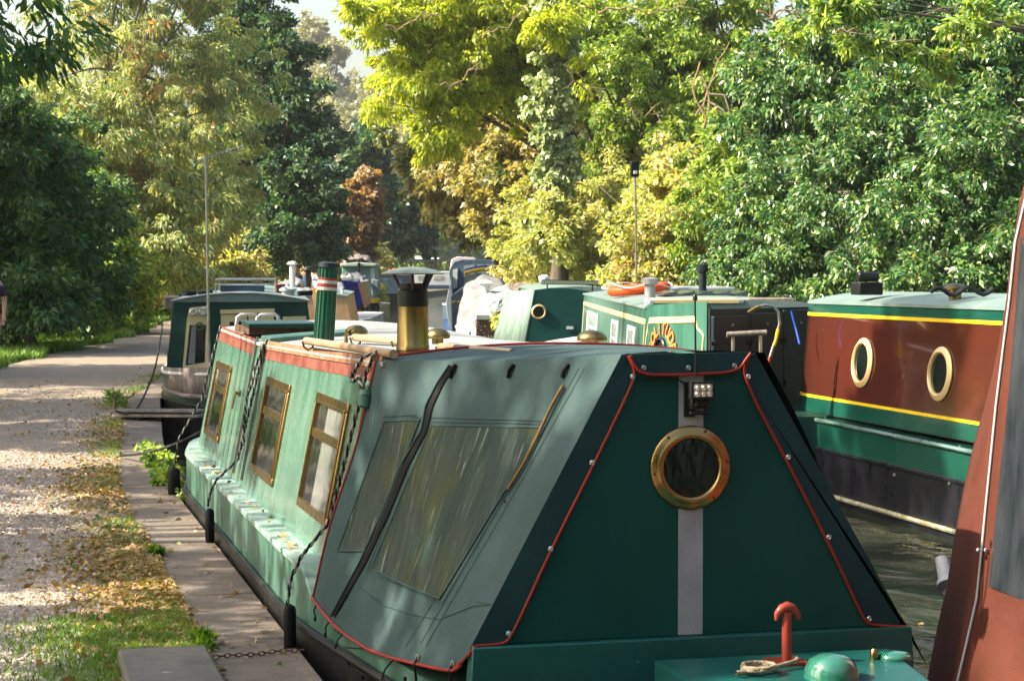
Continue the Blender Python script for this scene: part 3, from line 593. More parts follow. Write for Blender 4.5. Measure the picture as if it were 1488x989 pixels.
def verge(rs,n):
    y=rs.uniform(30,80,n); ix=np.interp(y,[p[1] for p in LEFT],[p[0] for p in LEFT])
    st=np.interp(y,[30,40,52,62,80],[3.6,3.6,4.0,4.9,5.7]); x=ix-st-np.abs(rs.normal(size=n))*1.2-.0+.25*np.sin(y*1.7)
    return np.stack([x,y,np.full(n,.0)],1),None
scatter('verge_grass',60000,verge,.16,.16,f_grass,92,1,'green grass verge along the left side of the towpath','grass')
def verge2(rs,n):
    y=rs.uniform(44,75,n); ix=np.interp(y,[p[1] for p in LEFT],[p[0] for p in LEFT])
    st=np.interp(y,[30,40,52,62,80],[3.8,3.8,4.3,5.1,6]); x=ix-st-np.abs(rs.normal(size=n))*.8-.2
    return np.stack([x,y,np.abs(rs.normal(size=n))*.35],1),None
scatter('verge_nettles',26000,verge2,.13,.5,f_grass,93,0,'bright green nettles and low plants on the verge by the bend of the path','nettles')
def litter(rs,n):
    y=7.4+rs.exponential(5,n); y=y[y<34]; m=len(y); x=xedge(y)+.03-np.abs(rs.normal(size=m))*.27; k=rs.uniform(size=m)<.75+.5*np.sin(y*1.3)
    x2=rs.uniform(-1.2,1.25,m//9); y2=rs.uniform(7.5,30,m//9)
    return np.concatenate([np.stack([x,y,rs.uniform(.004,.022,m)],1)[k],np.stack([x2,y2,np.full(len(x2),.008)],1)]),None
scatter('fallen_leaves',17000,litter,.030,.6,f_litter,94,0,'yellow and brown fallen leaves lying along the path edge','fallen leaves')
def litter2(rs,n):
    px=rs.uniform(0,1,n); y=rs.uniform(9,14,n); return np.stack([1.27+px*.08,y,np.full(n,.372)],1),None
scatter('gunwale_leaves',45,litter2,.035,.6,f_litter,95,0,'few dry leaves lying on the gunwale of the near boat','fallen leaves')
def stones(n,seed):
    rs=np.random.default_rng(seed); y=7.3+rs.exponential(5.5,n); y=y[y<26]; n=len(y); x=rs.uniform(-.7,.86,n)
    s=rs.uniform(.006,.018,(n,1,1)); base_=np.array([[1,0,0],[0,1,0],[-1,0,0],[0,-1,0],[0,0,.7]]); V=base_[None]*s*rs.uniform(.6,1.3,(n,5,3))
    a=rs.uniform(0,6.28,n); ca,sa=np.cos(a)[:,None],np.sin(a)[:,None]; X=V[:,:,0]*ca-V[:,:,1]*sa; Y=V[:,:,0]*sa+V[:,:,1]*ca
    V[:,:,0]=X+x[:,None]; V[:,:,1]=Y+y[:,None]; V[:,:,2]+=-.004
    me=bpy.data.meshes.new('loose_gravel'); me.vertices.add(n*5); me.vertices.foreach_set('co',V.astype(np.float32).reshape(-1))
    F_=np.array([[0,1,4],[1,2,4],[2,3,4],[3,0,4]])[None]+np.arange(n)[:,None,None]*5
    me.loops.add(n*12); me.loops.foreach_set('vertex_index',F_.astype(np.int32).reshape(-1)); me.polygons.add(n*4); me.polygons.foreach_set('loop_start',np.arange(0,n*12,3,dtype=np.int32)); me.polygons.foreach_set('loop_total',np.full(n*4,3,np.int32)); me.update()
    return me
m_peb=leafmat('pebbles',[(.15,.12,.095),(.27,.225,.185),(.46,.40,.35),(.20,.15,.11)],.0,rough=.8)
me=stones(24000,9); me.materials.append(m_peb); o=bpy.data.objects.new('loose_gravel',me); COL.objects.link(o); tag(o,'pale loose gravel scattered over the near towpath','gravel',kind='stuff')
# ivy tuft on coping edge
c,d,cc,rs=foliage([(1.22,15.6,.06,.10,.9,.10),(1.27,14.9,-.05,.06,.5,.16),(1.3,17.2,.02,.1,.8,.1)],90,.07,22,.05,.6,.5,96)
me=leafmesh('ivy_tuft',c,d,.05,.7,rs); me.materials.append(f_mix); o=bpy.data.objects.new('ivy_tuft',me); COL.objects.link(o); tag(o,'trailing green ivy hanging over the coping edge by the near stern','ivy',kind='stuff')
def weed(x,y,s,label,seed):
    c,d,cc,rs=foliage([(x,y,.05*s,.09*s,.25*s,.06*s)],26,.05*s,16,.05,.4,-.6,seed); me=leafmesh('weed_clump',c-np.array([x,y,0]),d,.05,.35,rs); me.materials.append(f_grass); o=bpy.data.objects.new('weed_clump',me); COL.objects.link(o); o.location=(x,y,0); tag(o,label,'weeds',kind='stuff')
weed(1.36,24.2,2.0,'green weed clump in a sunny patch where the grass meets the far coping',1)
weed(.84,8.75,.5,'bright green grass tuft beside the stone block corner',2)
weed(.86,11.6,.35,'small leafy weed clump at the inner coping edge beside the fallen leaves',4)

# ================================================================ NEAR BOAT
def fseq(fn,a,b,n): return [fn(lerp(a,b,i/n)) for i in range(n+1)]
NB=thing('narrowboat','near faded green narrowboat with grey green canvas cover and dark board with a brass porthole','narrowboat',(2.29,6.4,WZ))
CX=2.29
HW=[(4.62,.05),(4.85,.20),(5.2,.38),(5.7,.57),(6.42,.778),(7.5,.893),(8.7,1.018),(9.3,1.03),(14.2,1.03),(14.9,.93),(15.4,.72),(15.75,.45),(15.95,.12)]
GZ=lambda y: interp([(4.6,.30),(5.4,.27),(6.3,.25),(6.5,.20),(8.42,.19),(8.66,.355),(14,.355),(15.9,.40)],y)
SZ=lambda y: interp([(4.6,.12),(6.4,.10),(8.5,.085),(14,.085),(15.9,.12)],y)
ys=[4.62+ (15.95-4.62)*i/70 for i in range(71)]
def ring(y,dx,z0,z1,inn=0):
    h=interp(HW,y); return [(CX-h-dx,y,z0),(CX-h-dx,y,z1),(CX-h+inn,y,z1)]
mb=MB()
# black lower hull
mb.loft([[(CX-max(.03,interp(HW,y)-.05),y,-.75),(CX-interp(HW,y),y,WZ+.1),(CX-interp(HW,y),y,SZ(y)),(CX+interp(HW,y),y,SZ(y)),(CX+interp(HW,y),y,WZ+.1),(CX+max(.03,interp(HW,y)-.05),y,-.75)] for y in ys])
hull=mb.build('hull',m_black,NB,smooth=40)
mb=MB(); mb.loft([[(CX-interp(HW,y)+.004,y,SZ(y)+.002),(CX-interp(HW,y)+.004,y,GZ(y)-.012),(CX+interp(HW,y)-.004,y,GZ(y)-.012),(CX+interp(HW,y)-.004,y,SZ(y)+.002)] for y in ys])
mb.build('upper_hull',m_hullgreen,NB,smooth=40)
for sgn,nm in ((-1,'rubbing_strake'),(1,'rubbing_strake')):
    mb=MB(); mb.tube([(CX+sgn*(interp(HW,y)+.008),y,SZ(y)) for y in ys],.02,8); 
    mb.build(nm,m_black,NB,smooth=60)
    mb=MB(); mb.tube([(CX+sgn*(interp(HW,y)+.005),y,-.15) for y in ys],.016,8); mb.build('lower_strake',m_black,NB,smooth=60)
    gy=[y for y in ys if y>8.5]
    mb=MB(); mb.loft([[(CX+sgn*(interp(HW,y)+.006),y,GZ(y)-.03),(CX+sgn*(interp(HW,y)+.006),y,GZ(y)),(CX+sgn*max(0,interp(HW,y)-.125),y,GZ(y)+.002),(CX+sgn*max(0,interp(HW,y)-.125),y,GZ(y)-.03)] for y in gy])
    mb.build('gunwale',m_gun,NB,smooth=40,bevel=.004)
# foredeck + bulwark
fy=[y for y in ys if y<6.46]
mb=MB(); mb.loft([[(CX-interp(HW,y)+.012,y,.16),(CX-interp(HW,y)+.012,y,.235),(CX+interp(HW,y)-.012,y,.235),(CX+interp(HW,y)-.012,y,.16)] for y in fy]); mb.build('foredeck',m_deckred,NB)
for s in (-1,1):
    mb=MB(); mb.tube([(CX+s*interp(HW,y),y,GZ(y)) for y in fy],.022,8); mb.build('bow_rail',m_hullgreen,NB,smooth=60)
# stern deck
sy=[y for y in ys if y>14.2]
mb=MB(); mb.loft([[(CX-interp(HW,y)+.02,y,.2),(CX-interp(HW,y)+.02,y,GZ(y)+.006),(CX+interp(HW,y)-.02,y,GZ(y)+.006),(CX+interp(HW,y)-.02,y,.2)] for y in sy]); mb.build('stern_deck',m_gun,NB)
# cabin
ZE=lambda y: interp([(6,1.27),(8.15,1.262),(10,1.228),(12,1.197),(14.45,1.222)],y)
XB=.92; 
def xe(y): return .75
def sidex(y,z): # half width of cabin at height z
    return lerp(XB,xe(y),(z-.355)/(1.24-.355))
cy=[8.15+(14.45-8.15)*i/14 for i in range(15)]
mb=MB(); mb.loft([[(CX-XB,y,.345),(CX-sidex(y,ZE(y)),y,ZE(y)),(CX+sidex(y,ZE(y)),y,ZE(y)),(CX+XB,y,.345)] for y in cy])
cabin=mb.build('cabin',m_side,NB,smooth=30)
mb=MB()
def crown(y,n=12,dx=.012,dz=.0,h=.052):
    e=sidex(y,ZE(y))+dx; return [(CX+e*t,y,ZE(y)+dz+h*(1-t*t)) for t in [-1+2*i/n for i in range(n+1)]]
mb.loft([crown(y)+[(CX+sidex(y,ZE(y))+.012,y,ZE(y)-.018),(CX-sidex(y,ZE(y))-.012,y,ZE(y)-.018)] for y in [cy[0]-.02]+cy[1:-1]+[cy[-1]+.02]])
mb.build('roof',m_roof,NB,smooth=40)
def onside(y,z,off=0,s=-1):
    nx=.982; nz=.189
    return Vector((CX+s*(sidex(y,z)+off*nx),y,z+off*nz))
def band(ya,yb,d0,d1,off,mt,name,n=16):
    mb=MB(); R1=[]
    for i in range(n+1):
        y=lerp(ya,yb,i/n); z0=ZE(y)-d0; z1=ZE(y)-d1
        R1.append([onside(y,z0,-.004),onside(y,z0,off),onside(y,z1,off),onside(y,z1,-.004)])
    mb.loft(R1); return mb.build(name,mt,NB,smooth=30)
band(8.17,11.78,.085,.03,.003,m_redband,'red_coach_band'); band(12.28,14.4,.085,.03,.003,m_redband,'red_coach_band')
band(8.17,11.78,.029,-.022,.010,m_brownrail,'peeling_handrail'); band(12.28,14.42,.029,-.015,.009,m_redband,'handrail')
# side hatch doors
for ya in (11.80,12.24):
    mb=MB(); mb.hexa([onside(ya,.40,0),onside(ya+.035,.40,0),onside(ya+.035,ZE(ya)+.03,0),onside(ya,ZE(ya)+.03,0),onside(ya,.40,.012),onside(ya+.035,.40,.012),onside(ya+.035,ZE(ya)+.03,.012),onside(ya,ZE(ya)+.03,.012)]); 
    mb.build('hatch_seam',m_side,NB)
    mb=MB(); mb.hexa([onside(ya-.015,.40,-.002),onside(ya-.006,.40,-.002),onside(ya-.006,1.17,-.002),onside(ya-.015,1.17,-.002),onside(ya-.015,.40,.003),onside(ya-.006,.40,.003),onside(ya-.006,1.17,.003),onside(ya-.015,1.17,.003)]); mb.build('red_pinstripe',m_redband,NB)
mb=MB(); z=ZE(12)+.012
mb.hexa([(CX-.74,11.84,z),(CX-.18,11.84,z+.04),(CX-.18,12.24,z+.04),(CX-.74,12.24,z),(CX-.74,11.84,z+.03),(CX-.18,11.84,z+.07),(CX-.18,12.24,z+.07),(CX-.74,12.24,z+.03)]); mb.build('side_hatch_lid',m_hullgreen,NB,bevel=.006)
# door latch
mb=MB(); mb.lathe([(.022,0),(.022,.01),(.01,.012),(.01,.03)],onside(12.62,.86,0),(-1,0,.19),12); mb.tube([onside(12.62,.87,.03),onside(12.62,.76,.035)],.008,6); mb.build('door_latch',m_brassold,NB)
# windows
def cabwin(y0,y1,z0,z1,curt):
    fr=MB(); wdt=.042
    def sb(ya,yb,za,zb,o0=-.003,o1=.014,b=None):
        (b or fr).hexa([onside(ya,za,o0),onside(yb,za,o0),onside(yb,zb,o0),onside(ya,zb,o0),onside(ya,za,o1),onside(yb,za,o1),onside(yb,zb,o1),onside(ya,zb,o1)])
    sb(y0,y1,z1-wdt,z1); sb(y0,y1,z0,z0+wdt); sb(y0,y0+wdt,z0+wdt,z1-wdt); sb(y1-wdt,y1,z0+wdt,z1-wdt)
    zt=lerp(z0,z1,.66); sb(y0+wdt,y1-wdt,zt-.025,zt+.02,o1=.010)
    w=fr.build('window',m_brass,NB,bevel=.005)
    lip=MB(); sb(y0+wdt*.8,y1-wdt*.8,z1-wdt*1.15,z1-wdt*.85,o1=.019,b=lip); sb(y0+wdt*.8,y1-wdt*.8,z0+wdt*.8,z0+wdt*1.1,o1=.019,b=lip); sb(y0+wdt*.8,y0+wdt*1.1,z0+wdt*1.1,z1-wdt*1.15,o1=.019,b=lip); sb(y1-wdt*1.1,y1-wdt*.8,z0+wdt*1.1,z1-wdt*1.15,o1=.019,b=lip)
    lip.build('window_bead',m_brass,w,bevel=.002)
    g=MB(); g.add([onside(y0+wdt*.7,z0+wdt*.7,.004),onside(y1-wdt*.7,z0+wdt*.7,.004),onside(y1-wdt*.7,z1-wdt*.7,.004),onside(y0+wdt*.7,z1-wdt*.7,.004)],[(0,1,2,3)]); g.build('pane',m_glass,w,smooth=0)
    # dark sheet behind the glass, painted for the unlit room
    d=MB(); d.add([onside(y0+wdt*.6,z0+wdt*.6,.0015),onside(y1-wdt*.6,z0+wdt*.6,.0015),onside(y1-wdt*.6,z1-wdt*.6,.0015),onside(y0+wdt*.6,z1-wdt*.6,.0015)],[(0,1,2,3)]); d.build('unlit_room_sheet',m_dark,w,smooth=0)
    for (ca,cb) in curt:
        c=MB(); n=28; rows=[]
        for i in range(n+1):
            yy=lerp(lerp(y0+wdt,y1-wdt,ca),lerp(y0+wdt,y1-wdt,cb),i/n); o=.0027+.0009*math.sin(i*1.4)
            rows.append([onside(yy,z0+wdt*.9,o),onside(yy,z1-wdt*.9,o)])
        c.grid(rows); c.build('curtain',m_curtain,w,smooth=80)
cabwin(8.73,9.63,.50,1.05,[(0.12,.62)]); cabwin(10.55,11.48,.49,1.03,[(.0,.10)]); cabwin(13.28,14.18,.49,1.0,[(.86,1.0)])
# vertical seam grooves
for ya in (8.42,):
    mb=MB(); mb.tube([onside(ya,.40,.001),onside(ya,1.15,.001)],.004,6); mb.build('panel_seam',m_redband,NB)
# aft cabin end corner post and lamp
mb=MB(); mb.lathe([(.02,0),(.03,.01),(.03,.06),(.018,.075)],onside(8.25,1.10,.035)+Vector((0,0,-.04)),(0,0,1),14,0); mb.box(CX-.80,CX-.77,8.235,8.265,1.04,1.16); mb.build('side_lamp',m_hullgreen,NB)
m_run=M('rust_run',(.16,.085,.04),.6,col2=(.10,.16,.12),nscale=30)
r0=random.Random(12)
for k in range(16):
    y=r0.choice([8.75,9.6,10.6,11.4,13.3,14.1,12.3,9.1,10.9])+r0.uniform(-.04,.04); zt=.49-r0.uniform(0,.01); ln=r0.uniform(.03,.11); wv=r0.uniform(.002,.005)
    mb=MB(); mb.grid([[onside(y-wv*(1-j/4),zt-ln*j/4,.0012),onside(y+wv*(1-j/4),zt-ln*j/4,.0012)] for j in range(5)]); mb.build('rust_run',m_run,NB,smooth=0,fix=False)
# roof fittings
def mush(x,y,r,name='mushroom_vent'):
    z=ZE(y)+.052*(1-((x-CX)/.76)**2); mb=MB(); mb.lathe([(r*.45,-.01),(r*.45,.025),(r*.95,.026),(r,.034),(r*.93,.05),(r*.7,.066),(r*.35,.075),(0,.078)],(x,y,z),(0,0,1),24); return mb.build(name,m_brassold,NB,smooth=50)
def rp(px,py,z): return PLN(px,py,(0,0,z),(0,0,1))
for px,py,D,r in ((518,500,11.4,.066),(636,502,9.7,.062),(860,512,9.3,.072)):
    q=P(px,py,D); mush(q.x,q.y,r)
def chimney(x,y,h,r,lean,mats_,name):
    z=ZE(y)+.052*(1-((x-CX)/.76)**2)-.01; ax=Vector((lean,0,1)).normalized(); o0=Vector((x,y,z)); return o0,ax
q=P(470,483,11.3); o0,ax=chimney(q.x,q.y,.42,.05,.07,None,'')
mb=MB(); mb.lathe([(.10,-.005),(.10,.012),(.06,.014)],o0,(0,0,1),20); mb.lathe([(.056,.0),(.054,.08),(.050,.44)],o0,ax,24)
for k in range(16):
    t=2*math.pi*k/16; rr=Vector((math.cos(t),math.sin(t),0)); mb.tube([o0+rr*.0565+ax*.02,o0+rr*.0515+ax*.43],.0045,5)
ch=mb.build('green_chimney',m_chimgreen,NB,smooth=40)
for z0,z1,mt,nm in ((.30,.318,m_chimgrey,'grey_band'),(.319,.337,m_chimred,'red_band'),(.338,.356,m_chimgrey,'grey_band'),(.357,.37,m_chimred,'red_band')):
    mb=MB(); mb.lathe([(.057,z0),(.0572,z1)],o0,ax,24); mb.build(nm,mt,ch)
mb=MB(); mb.lathe([(.058,.425),(.062,.43),(.06,.455),(.03,.46),(0,.461)],o0,ax,20); mb.build('chimney_cap',m_navydoor,ch)
q=P(600,519,8.62); x,y=q.x,q.y; z=ZE(y)+.03
mb=MB(); mb.lathe([(.086,-.02),(.086,.004),(.072,.006),(.072,.03),(.069,.035),(.066,.20),(.064,.255)],(x,y,z),(0,0,1),32); ch=mb.build('brass_chimney',m_brassold,NB,smooth=40)
mb=MB(); mb.lathe([(.067,.20),(.067,.27),(.058,.275),(.058,.30),(.03,.30),(.03,.22)],(x,y,z),(0,0,1),32); mb.build('dark_collar',m_blackpaint,ch)
for a in (.3,2.4,4.5):
    dx,dy=math.cos(a),math.sin(a); mb=MB(); mb.tube([(x+dx*.058,y+dy*.058,z+.27),(x+dx*.10,y+dy*.10,z+.345)],[.006,.006],6); mb.build('hat_strut',m_rust,ch)
mb=MB(); mb.tube([(x+.04,y-.03,z+.27),(x+.062,y-.05,z+.345)],.014,6); mb.build('hinge_strap',m_blackpaint,ch)
mb=MB(); mb.lathe([(.136,.338),(.138,.342),(.10,.358),(.05,.368),(0,.372),(0,.366),(.05,.362),(.10,.352),(.134,.339)],(x,y,z),(0,0,1),36); mb.build('chimney_hat',M('dull_hat',(.15,.19,.155),.5,.3,col2=(.10,.12,.10),nscale=12),ch,smooth=50)
# grab rails along roof (left one leads from side hatch towards the chimney)
def rail(a,b,r=.019,nm='grab_rail'):
    mb=MB(); n=8; mb.tube([a.lerp(b,i/n) for i in range(n+1)],r,12); o=mb.build(nm,m_wood,NB,smooth=50)
    for t in (.03,.9):
        c=a.lerp(b,t); mb=MB(); mb.tube([c+Vector((-.03,0,.0)),c+Vector((-.022,0,-.03)),c+Vector((0,0,-.045)),c+Vector((.022,0,-.03)),c+Vector((.03,0,.0))],.006,6); mb.build('rail_bracket',m_brassold,o)
rail(rp(445,495,1.285),rp(572,514,1.30)); rail(rp(515,490,1.29),rp(585,496,1.30)); rail(rp(640,503,1.30),rp(745,512,1.32),.016)
q=P(503,498,10.4); mb=MB(); mb.lathe([(.012,-.02),(.008,.01),(.014,.02),(.014,.028),(0,.03)],(q.x,q.y,1.285),(0,0,1),12); mb.build('brass_knob',m_brassold,NB)
# aft hatch slab and grab bars
a=P(352,481,12.9); b=P(462,478,12.9)
mb=MB(); mb.box(a.x,b.x,12.55,13.35,1.235,1.275); mb.build('hatch_runner',m_rust,NB)
mb=MB(); mb.hexa([(a.x-.01,12.5,1.276),(b.x+.02,12.5,1.276),(b.x-.03,13.4,1.276),(a.x+.05,13.4,1.276),(a.x-.01,12.5,1.305),(b.x+.02,12.5,1.305),(b.x-.03,13.4,1.305),(a.x+.05,13.4,1.305)]); mb.build('sliding_hatch',m_b2,NB,bevel=.006)
for x0,x1 in ((343,374),(372,402)):
    p=[P(x0,474,14.2),P(x0+2,461,14.2),P(x0+7,457,14.2),P(x1-3,456,14.2),P(x1+2,460,14.2),P(x1+4,470,14.2)]
    mb=MB(); mb.tube(p,.013,8); mb.build('stern_grab_bar',m_steel,NB,smooth=60)
# aerial
q=P(305,620,15.6)
mb=MB(); mb.tube([Vector((q.x,q.y,.35)),P(303,470,15.6),P(299,228,15.6)],[.012,.011,.009],8)
ae=mb.build('aerial_mast',m_steel,NB)
mb=MB(); a=P(285,236,15.6); b=P(356,211,15.9); mb.tube([a,b],.006,6)
for k in range(13):
    c=a.lerp(b,.03+k*.078); l=.11-.003*k; mb.tube([c+Vector((-.01,-l,.01)),c+Vector((.01,l,-.01))],.004,5)
mb.tube([P(299,240,15.6),P(299,226,15.6)],.02,8); mb.build('yagi_aerial',m_steel,ae)

# ---- cratch board
YB=6.42
def B(px,py,off=0): return PLN(px,py,(0,YB-off,0),(0,1,0))
tl=B(912,517); tr=B(1092,514); bl=B(690,938); br=B(1322,911)
bl.z=br.z=.398; tl.z=tr.z=1.352
bl.x=CX-.775; br.x=CX+.785
mb=MB(); mb.extr([bl,br,tr,tl],(0,.03,0)); mb.build('cratch_board',m_panel,NB,bevel=.003)
mb=MB(); mb.hexa([(CX-.80,YB-.05,.20),(CX+.80,YB-.05,.20),(CX+.80,YB+.03,.20),(CX-.80,YB+.03,.20),(CX-.785,YB-.035,.397),(CX+.795,YB-.035,.397),(CX+.795,YB+.03,.397),(CX-.785,YB+.03,.397)]); mb.build('sill_board',m_ledge,NB,bevel=.005)
# tape stripe
mb=MB(); mb.box(2.232,2.320,YB-.0025,YB,.401,1.296); mb.build('grey_stripe',m_stripe,NB)
# porthole
pc=B(1003,679); 
mb=MB(); mb.lathe([(.098,.0),(.098,.012),(.104,.020),(.112,.022),(.120,.017),(.128,.012),(.140,.010),(.144,.005),(.145,0)],(pc.x,YB-.001,pc.z),(0,-1,0),56,closed=True); ph=mb.build('porthole',m_brass,NB,smooth=50)
mb=MB(); mb.lathe([(.0,.004),(.10,.004),(.10,.0025),(0,.0025)],(pc.x,YB-.001,pc.z),(0,-1,0),40); mb.build('porthole_glass',m_pane,ph,smooth=20)
for k in range(6):
    t=R_(60*k+8); mb=MB(); mb.lathe([(.005,0),(.005,.003),(.003,.0045)],(pc.x+.134*math.cos(t),YB-.012,pc.z+.134*math.sin(t)),(0,-1,0),8); mb.build('porthole_screw',m_rust,ph)
# flaps (canvas edges lapping over the board)
def flap(poly,name,off=.006):
    mb=MB(); mb.extr([B(*q,off) for q in poly],(0,-.004,0)); return mb.build(name,m_flap,NB,bevel=.0015)
flap([(903,514),(918,519),(924,545),(918,560),(742,932),(690,937),(672,962)],'left_flap')
flap([(1097,512),(1087,517),(1083,545),(1088,560),(1262,905),(1272,909),(1318,910),(1333,940)],'right_flap')
flap([(916,514),(1092,511),(1078,533),(1066,541),(935,545),(925,536)],'top_valance',.012)
def pipe(pts,name='red_piping',off=.011,r=.0052,mt=None,par=NB):
    P_=[B(*q,off) for q in pts]; out=[]
    for i in range(len(P_)-1):
        for k in range(4): out.append(P_[i].lerp(P_[i+1],k/4))
    out.append(P_[-1]); 
    for _ in range(2): out=[out[0]]+[(out[i-1]+out[i]*2+out[i+1])/4 for i in range(1,len(out)-1)]+[out[-1]]
    mb=MB(); mb.tube(out,r,8); return mb.build(name,mt or m_pipered,par,smooth=60)
pipe([(913,517),(916,523),(922,538),(921,552),(905,587),(860,680),(800,800),(742,928),(730,935),(690,938)])
pipe([(1091,513),(1086,520),(1082,535),(1083,548),(1100,588),(1145,672),(1205,790),(1255,898),(1266,908),(1318,910)])
pipe([(915,517),(922,530),(930,541),(950,545),(1000,544),(1060,541),(1076,534),(1084,522),(1091,513)],off=.018)
for px,py in ((935,534),(1000,534),(1067,531),(919,547),(860,672),(800,797),(739,920),(1087,547),(1145,664),(1204,780),(1263,898)):
    mb=MB(); p=B(px,py,.012); mb.lathe([(.0095,0),(.0095,.003),(.007,.005),(.0045,.003),(.003,.006),(0,.007)],p,(0,-1,0),14); mb.build('press_stud',m_chrome,NB)
# headlight
p=B(1018,568,.05)
mb=MB(); mb.hexa([(p.x-.042,YB-.075,p.z-.028),(p.x+.042,YB-.075,p.z-.028),(p.x+.036,YB-.03,p.z-.024),(p.x-.036,YB-.03,p.z-.024),(p.x-.042,YB-.075,p.z+.034),(p.x+.042,YB-.075,p.z+.034),(p.x+.036,YB-.03,p.z+.028),(p.x-.036,YB-.03,p.z+.028)])
for k in range(5): mb.box(p.x-.03+k*.014,p.x-.026+k*.014,YB-.03,YB-.018,p.z-.024,p.z+.026)
hl=mb.build('headlight',m_blackpaint,NB,bevel=.004)
mb=MB(); mb.box(p.x-.033,p.x+.033,YB-.078,YB-.0755,p.z-.018,p.z+.026); mb.build('lamp_plate',m_steel,hl)
for i in range(3):
    for j in range(2):
        mb=MB(); mb.lathe([(.0100,0),(.0100,.002),(.006,.001),(.004,.004),(0,.0045)],(p.x+(i-1)*.0215,YB-.0785,p.z-.007+j*.0215),(0,-1,0),16); mb.build('lamp_lens',m_lens,hl)
mb=MB(); mb.box(p.x-.045,p.x-.005,YB-.012,YB-.003,p.z-.09,p.z+.03); mb.box(p.x-.03,p.x+.03,YB-.045,YB-.012,p.z-.062,p.z-.03); mb.box(p.x-.018,p.x+.022,YB-.062,YB-.02,p.z-.05,p.z-.03); mb.tube([(p.x-.035,YB-.035,p.z-.075),(p.x+.036,YB-.035,p.z-.075)],.008,8); mb.build('lamp_bracket',m_blackpaint,hl,bevel=.002)
pipe([(934,549),(960,548),(985,550),(1000,562),(1006,590)],'lamp_cable',.02,.0035,m_rubber)
a=B(1011,548,.03); b=B(1010,432,.03)
mb=MB(); mb.tube([a,b],[.0042,.003],8); mb.lathe([(.008,0),(.008,.012),(.004,.02)],b+Vector((0,0,-.01)),(0,0,1),10); mb.build('whip_aerial',m_blackpaint,NB)

# ---- canopy: lofted canvas between cabin end and board
hp=Vector((1.272,8.7,0)); hq=Vector((1.512,6.44,0)); hn=Vector((hq.y-hp.y,-(hq.x-hp.x),0)).normalized()
hem_px=[(456,868),(468,884),(482,902),(505,922),(535,942),(570,955),(600,962),(640,971),(662,974),(672,966)]
hem=[PLN(x,y,hp+hn*(.02 if hn.x<0 else -.02),hn) for x,y in hem_px]
NU=40; NV=26
def hemat(u):
    L=[0]; 
    for a,b in zip(hem,hem[1:]): L.append(L[-1]+(b-a).length)
    t=u*L[-1]
    for i in range(len(hem)-1):
        if t<=L[i+1]+1e-9: return hem[i].lerp(hem[i+1],(t-L[i])/(L[i+1]-L[i]))
    return hem[-1]
TOPA=Vector((CX-.762,8.22,1.268)); TOPB=Vector((tl.x-.012,YB-.0,1.362))
def topat(u): 
    p=TOPA.lerp(TOPB,u); p.z-=.012*math.sin(math.pi*u); p.x-=.02*math.sin(math.pi*u); return p
rows=[]
rs=random.Random(4)
for i in range(NU+1):
    u=i/NU; h=hemat(u); t=topat(u); r=[]
    for j in range(NV+1):
        v=j/NV; q=h.lerp(t,v)
        bul=math.sin(math.pi*v)*.012*math.sin(math.pi*min(1,u*1.0)) 
        wr=.006*math.sin(9*u+6*v)+.004*math.sin(23*u-5*v+2)+.010*math.exp(-((v-.08)/.1)**2)*math.sin(26*u)
        q=q+Vector((-1,-.25,.2))*(bul*-.6+1.5*wr*math.sin(math.pi*min(1,v*1.02+.02)))
        r.append(q)
    rows.append(r)
roofrows=[]
for i in range(NU+1):
    u=i/NU; t=topat(u); r=[t]
    ca=lerp(1.325,1.372,u)+.004*math.sin(6*u)
    for j in range(1,17):
        s=-1+2*j/16; hw=CX-t.x; r.append(Vector((CX+hw*s,t.y,t.z+(ca-t.z)*(1-s*s))))
    roofrows.append(r)
mb=MB(); mb.grid(rows)
mb2=MB(); mb2.v=list(mb.v); mb2.f=list(mb.f)
side_bvh=BVHTree.FromPolygons([tuple(v) for v in mb.v],mb.f)
mb.grid([[Vector((2*CX-p.x,p.y,p.z)) for p in r] for r in rows]); mb.grid(roofrows)
cv=mb.build('canvas_cover',m_canvas,NB,smooth=70,fix=True)
def hit(px,py,off=.003):
    r=ray(px,py).normalized(); loc,n,i,d=side_bvh.ray_cast(CAM,r)
    if loc is None:
        loc,n,i,d=side_bvh.find_nearest(P(px,py,8))
    if n.dot(r)>0: n=-n
    return loc+n*off
def patch(name,quad,mt,off=.003,n=14,par=cv):
    a,b,c,d=[Vector((*q,0)) for q in quad]; rows=[]
    for i in range(n+1):
        u=i/n; r=[]
        for j in range(n+1):
            v=j/n; q=a.lerp(b,u).lerp(d.lerp(c,u),v); r.append(hit(q.x,q.y,off))
        rows.append(r)
    mb=MB(); mb.grid(rows); return mb.build(name,mt,par,smooth=70,fix=False)
def ptube(name,pts,r,mt,off=.004,par=cv,n=5):
    out=[]
    for (x0,y0),(x1,y1) in zip(pts,pts[1:]):
        out+=[hit(lerp(x0,x1,k/n),lerp(y0,y1,k/n),off) for k in range(n)]
    out.append(hit(*pts[-1],off)); mb=MB(); mb.tube(out,r,7); return mb.build(name,mt,par,smooth=60,fix=False)
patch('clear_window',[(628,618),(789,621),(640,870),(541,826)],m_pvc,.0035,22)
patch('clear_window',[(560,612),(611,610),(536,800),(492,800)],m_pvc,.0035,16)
for pts in ([(628,618),(789,621),(715,746),(640,870),(590,850),(541,826),(584,722),(628,618)],[(560,612),(611,610),(574,706),(536,800),(492,800),(526,706),(560,612)]): ptube('window_binding',pts,.0045,m_canvas,.003)
ST=M('canvas_stitching',(.03,.045,.045),.8)
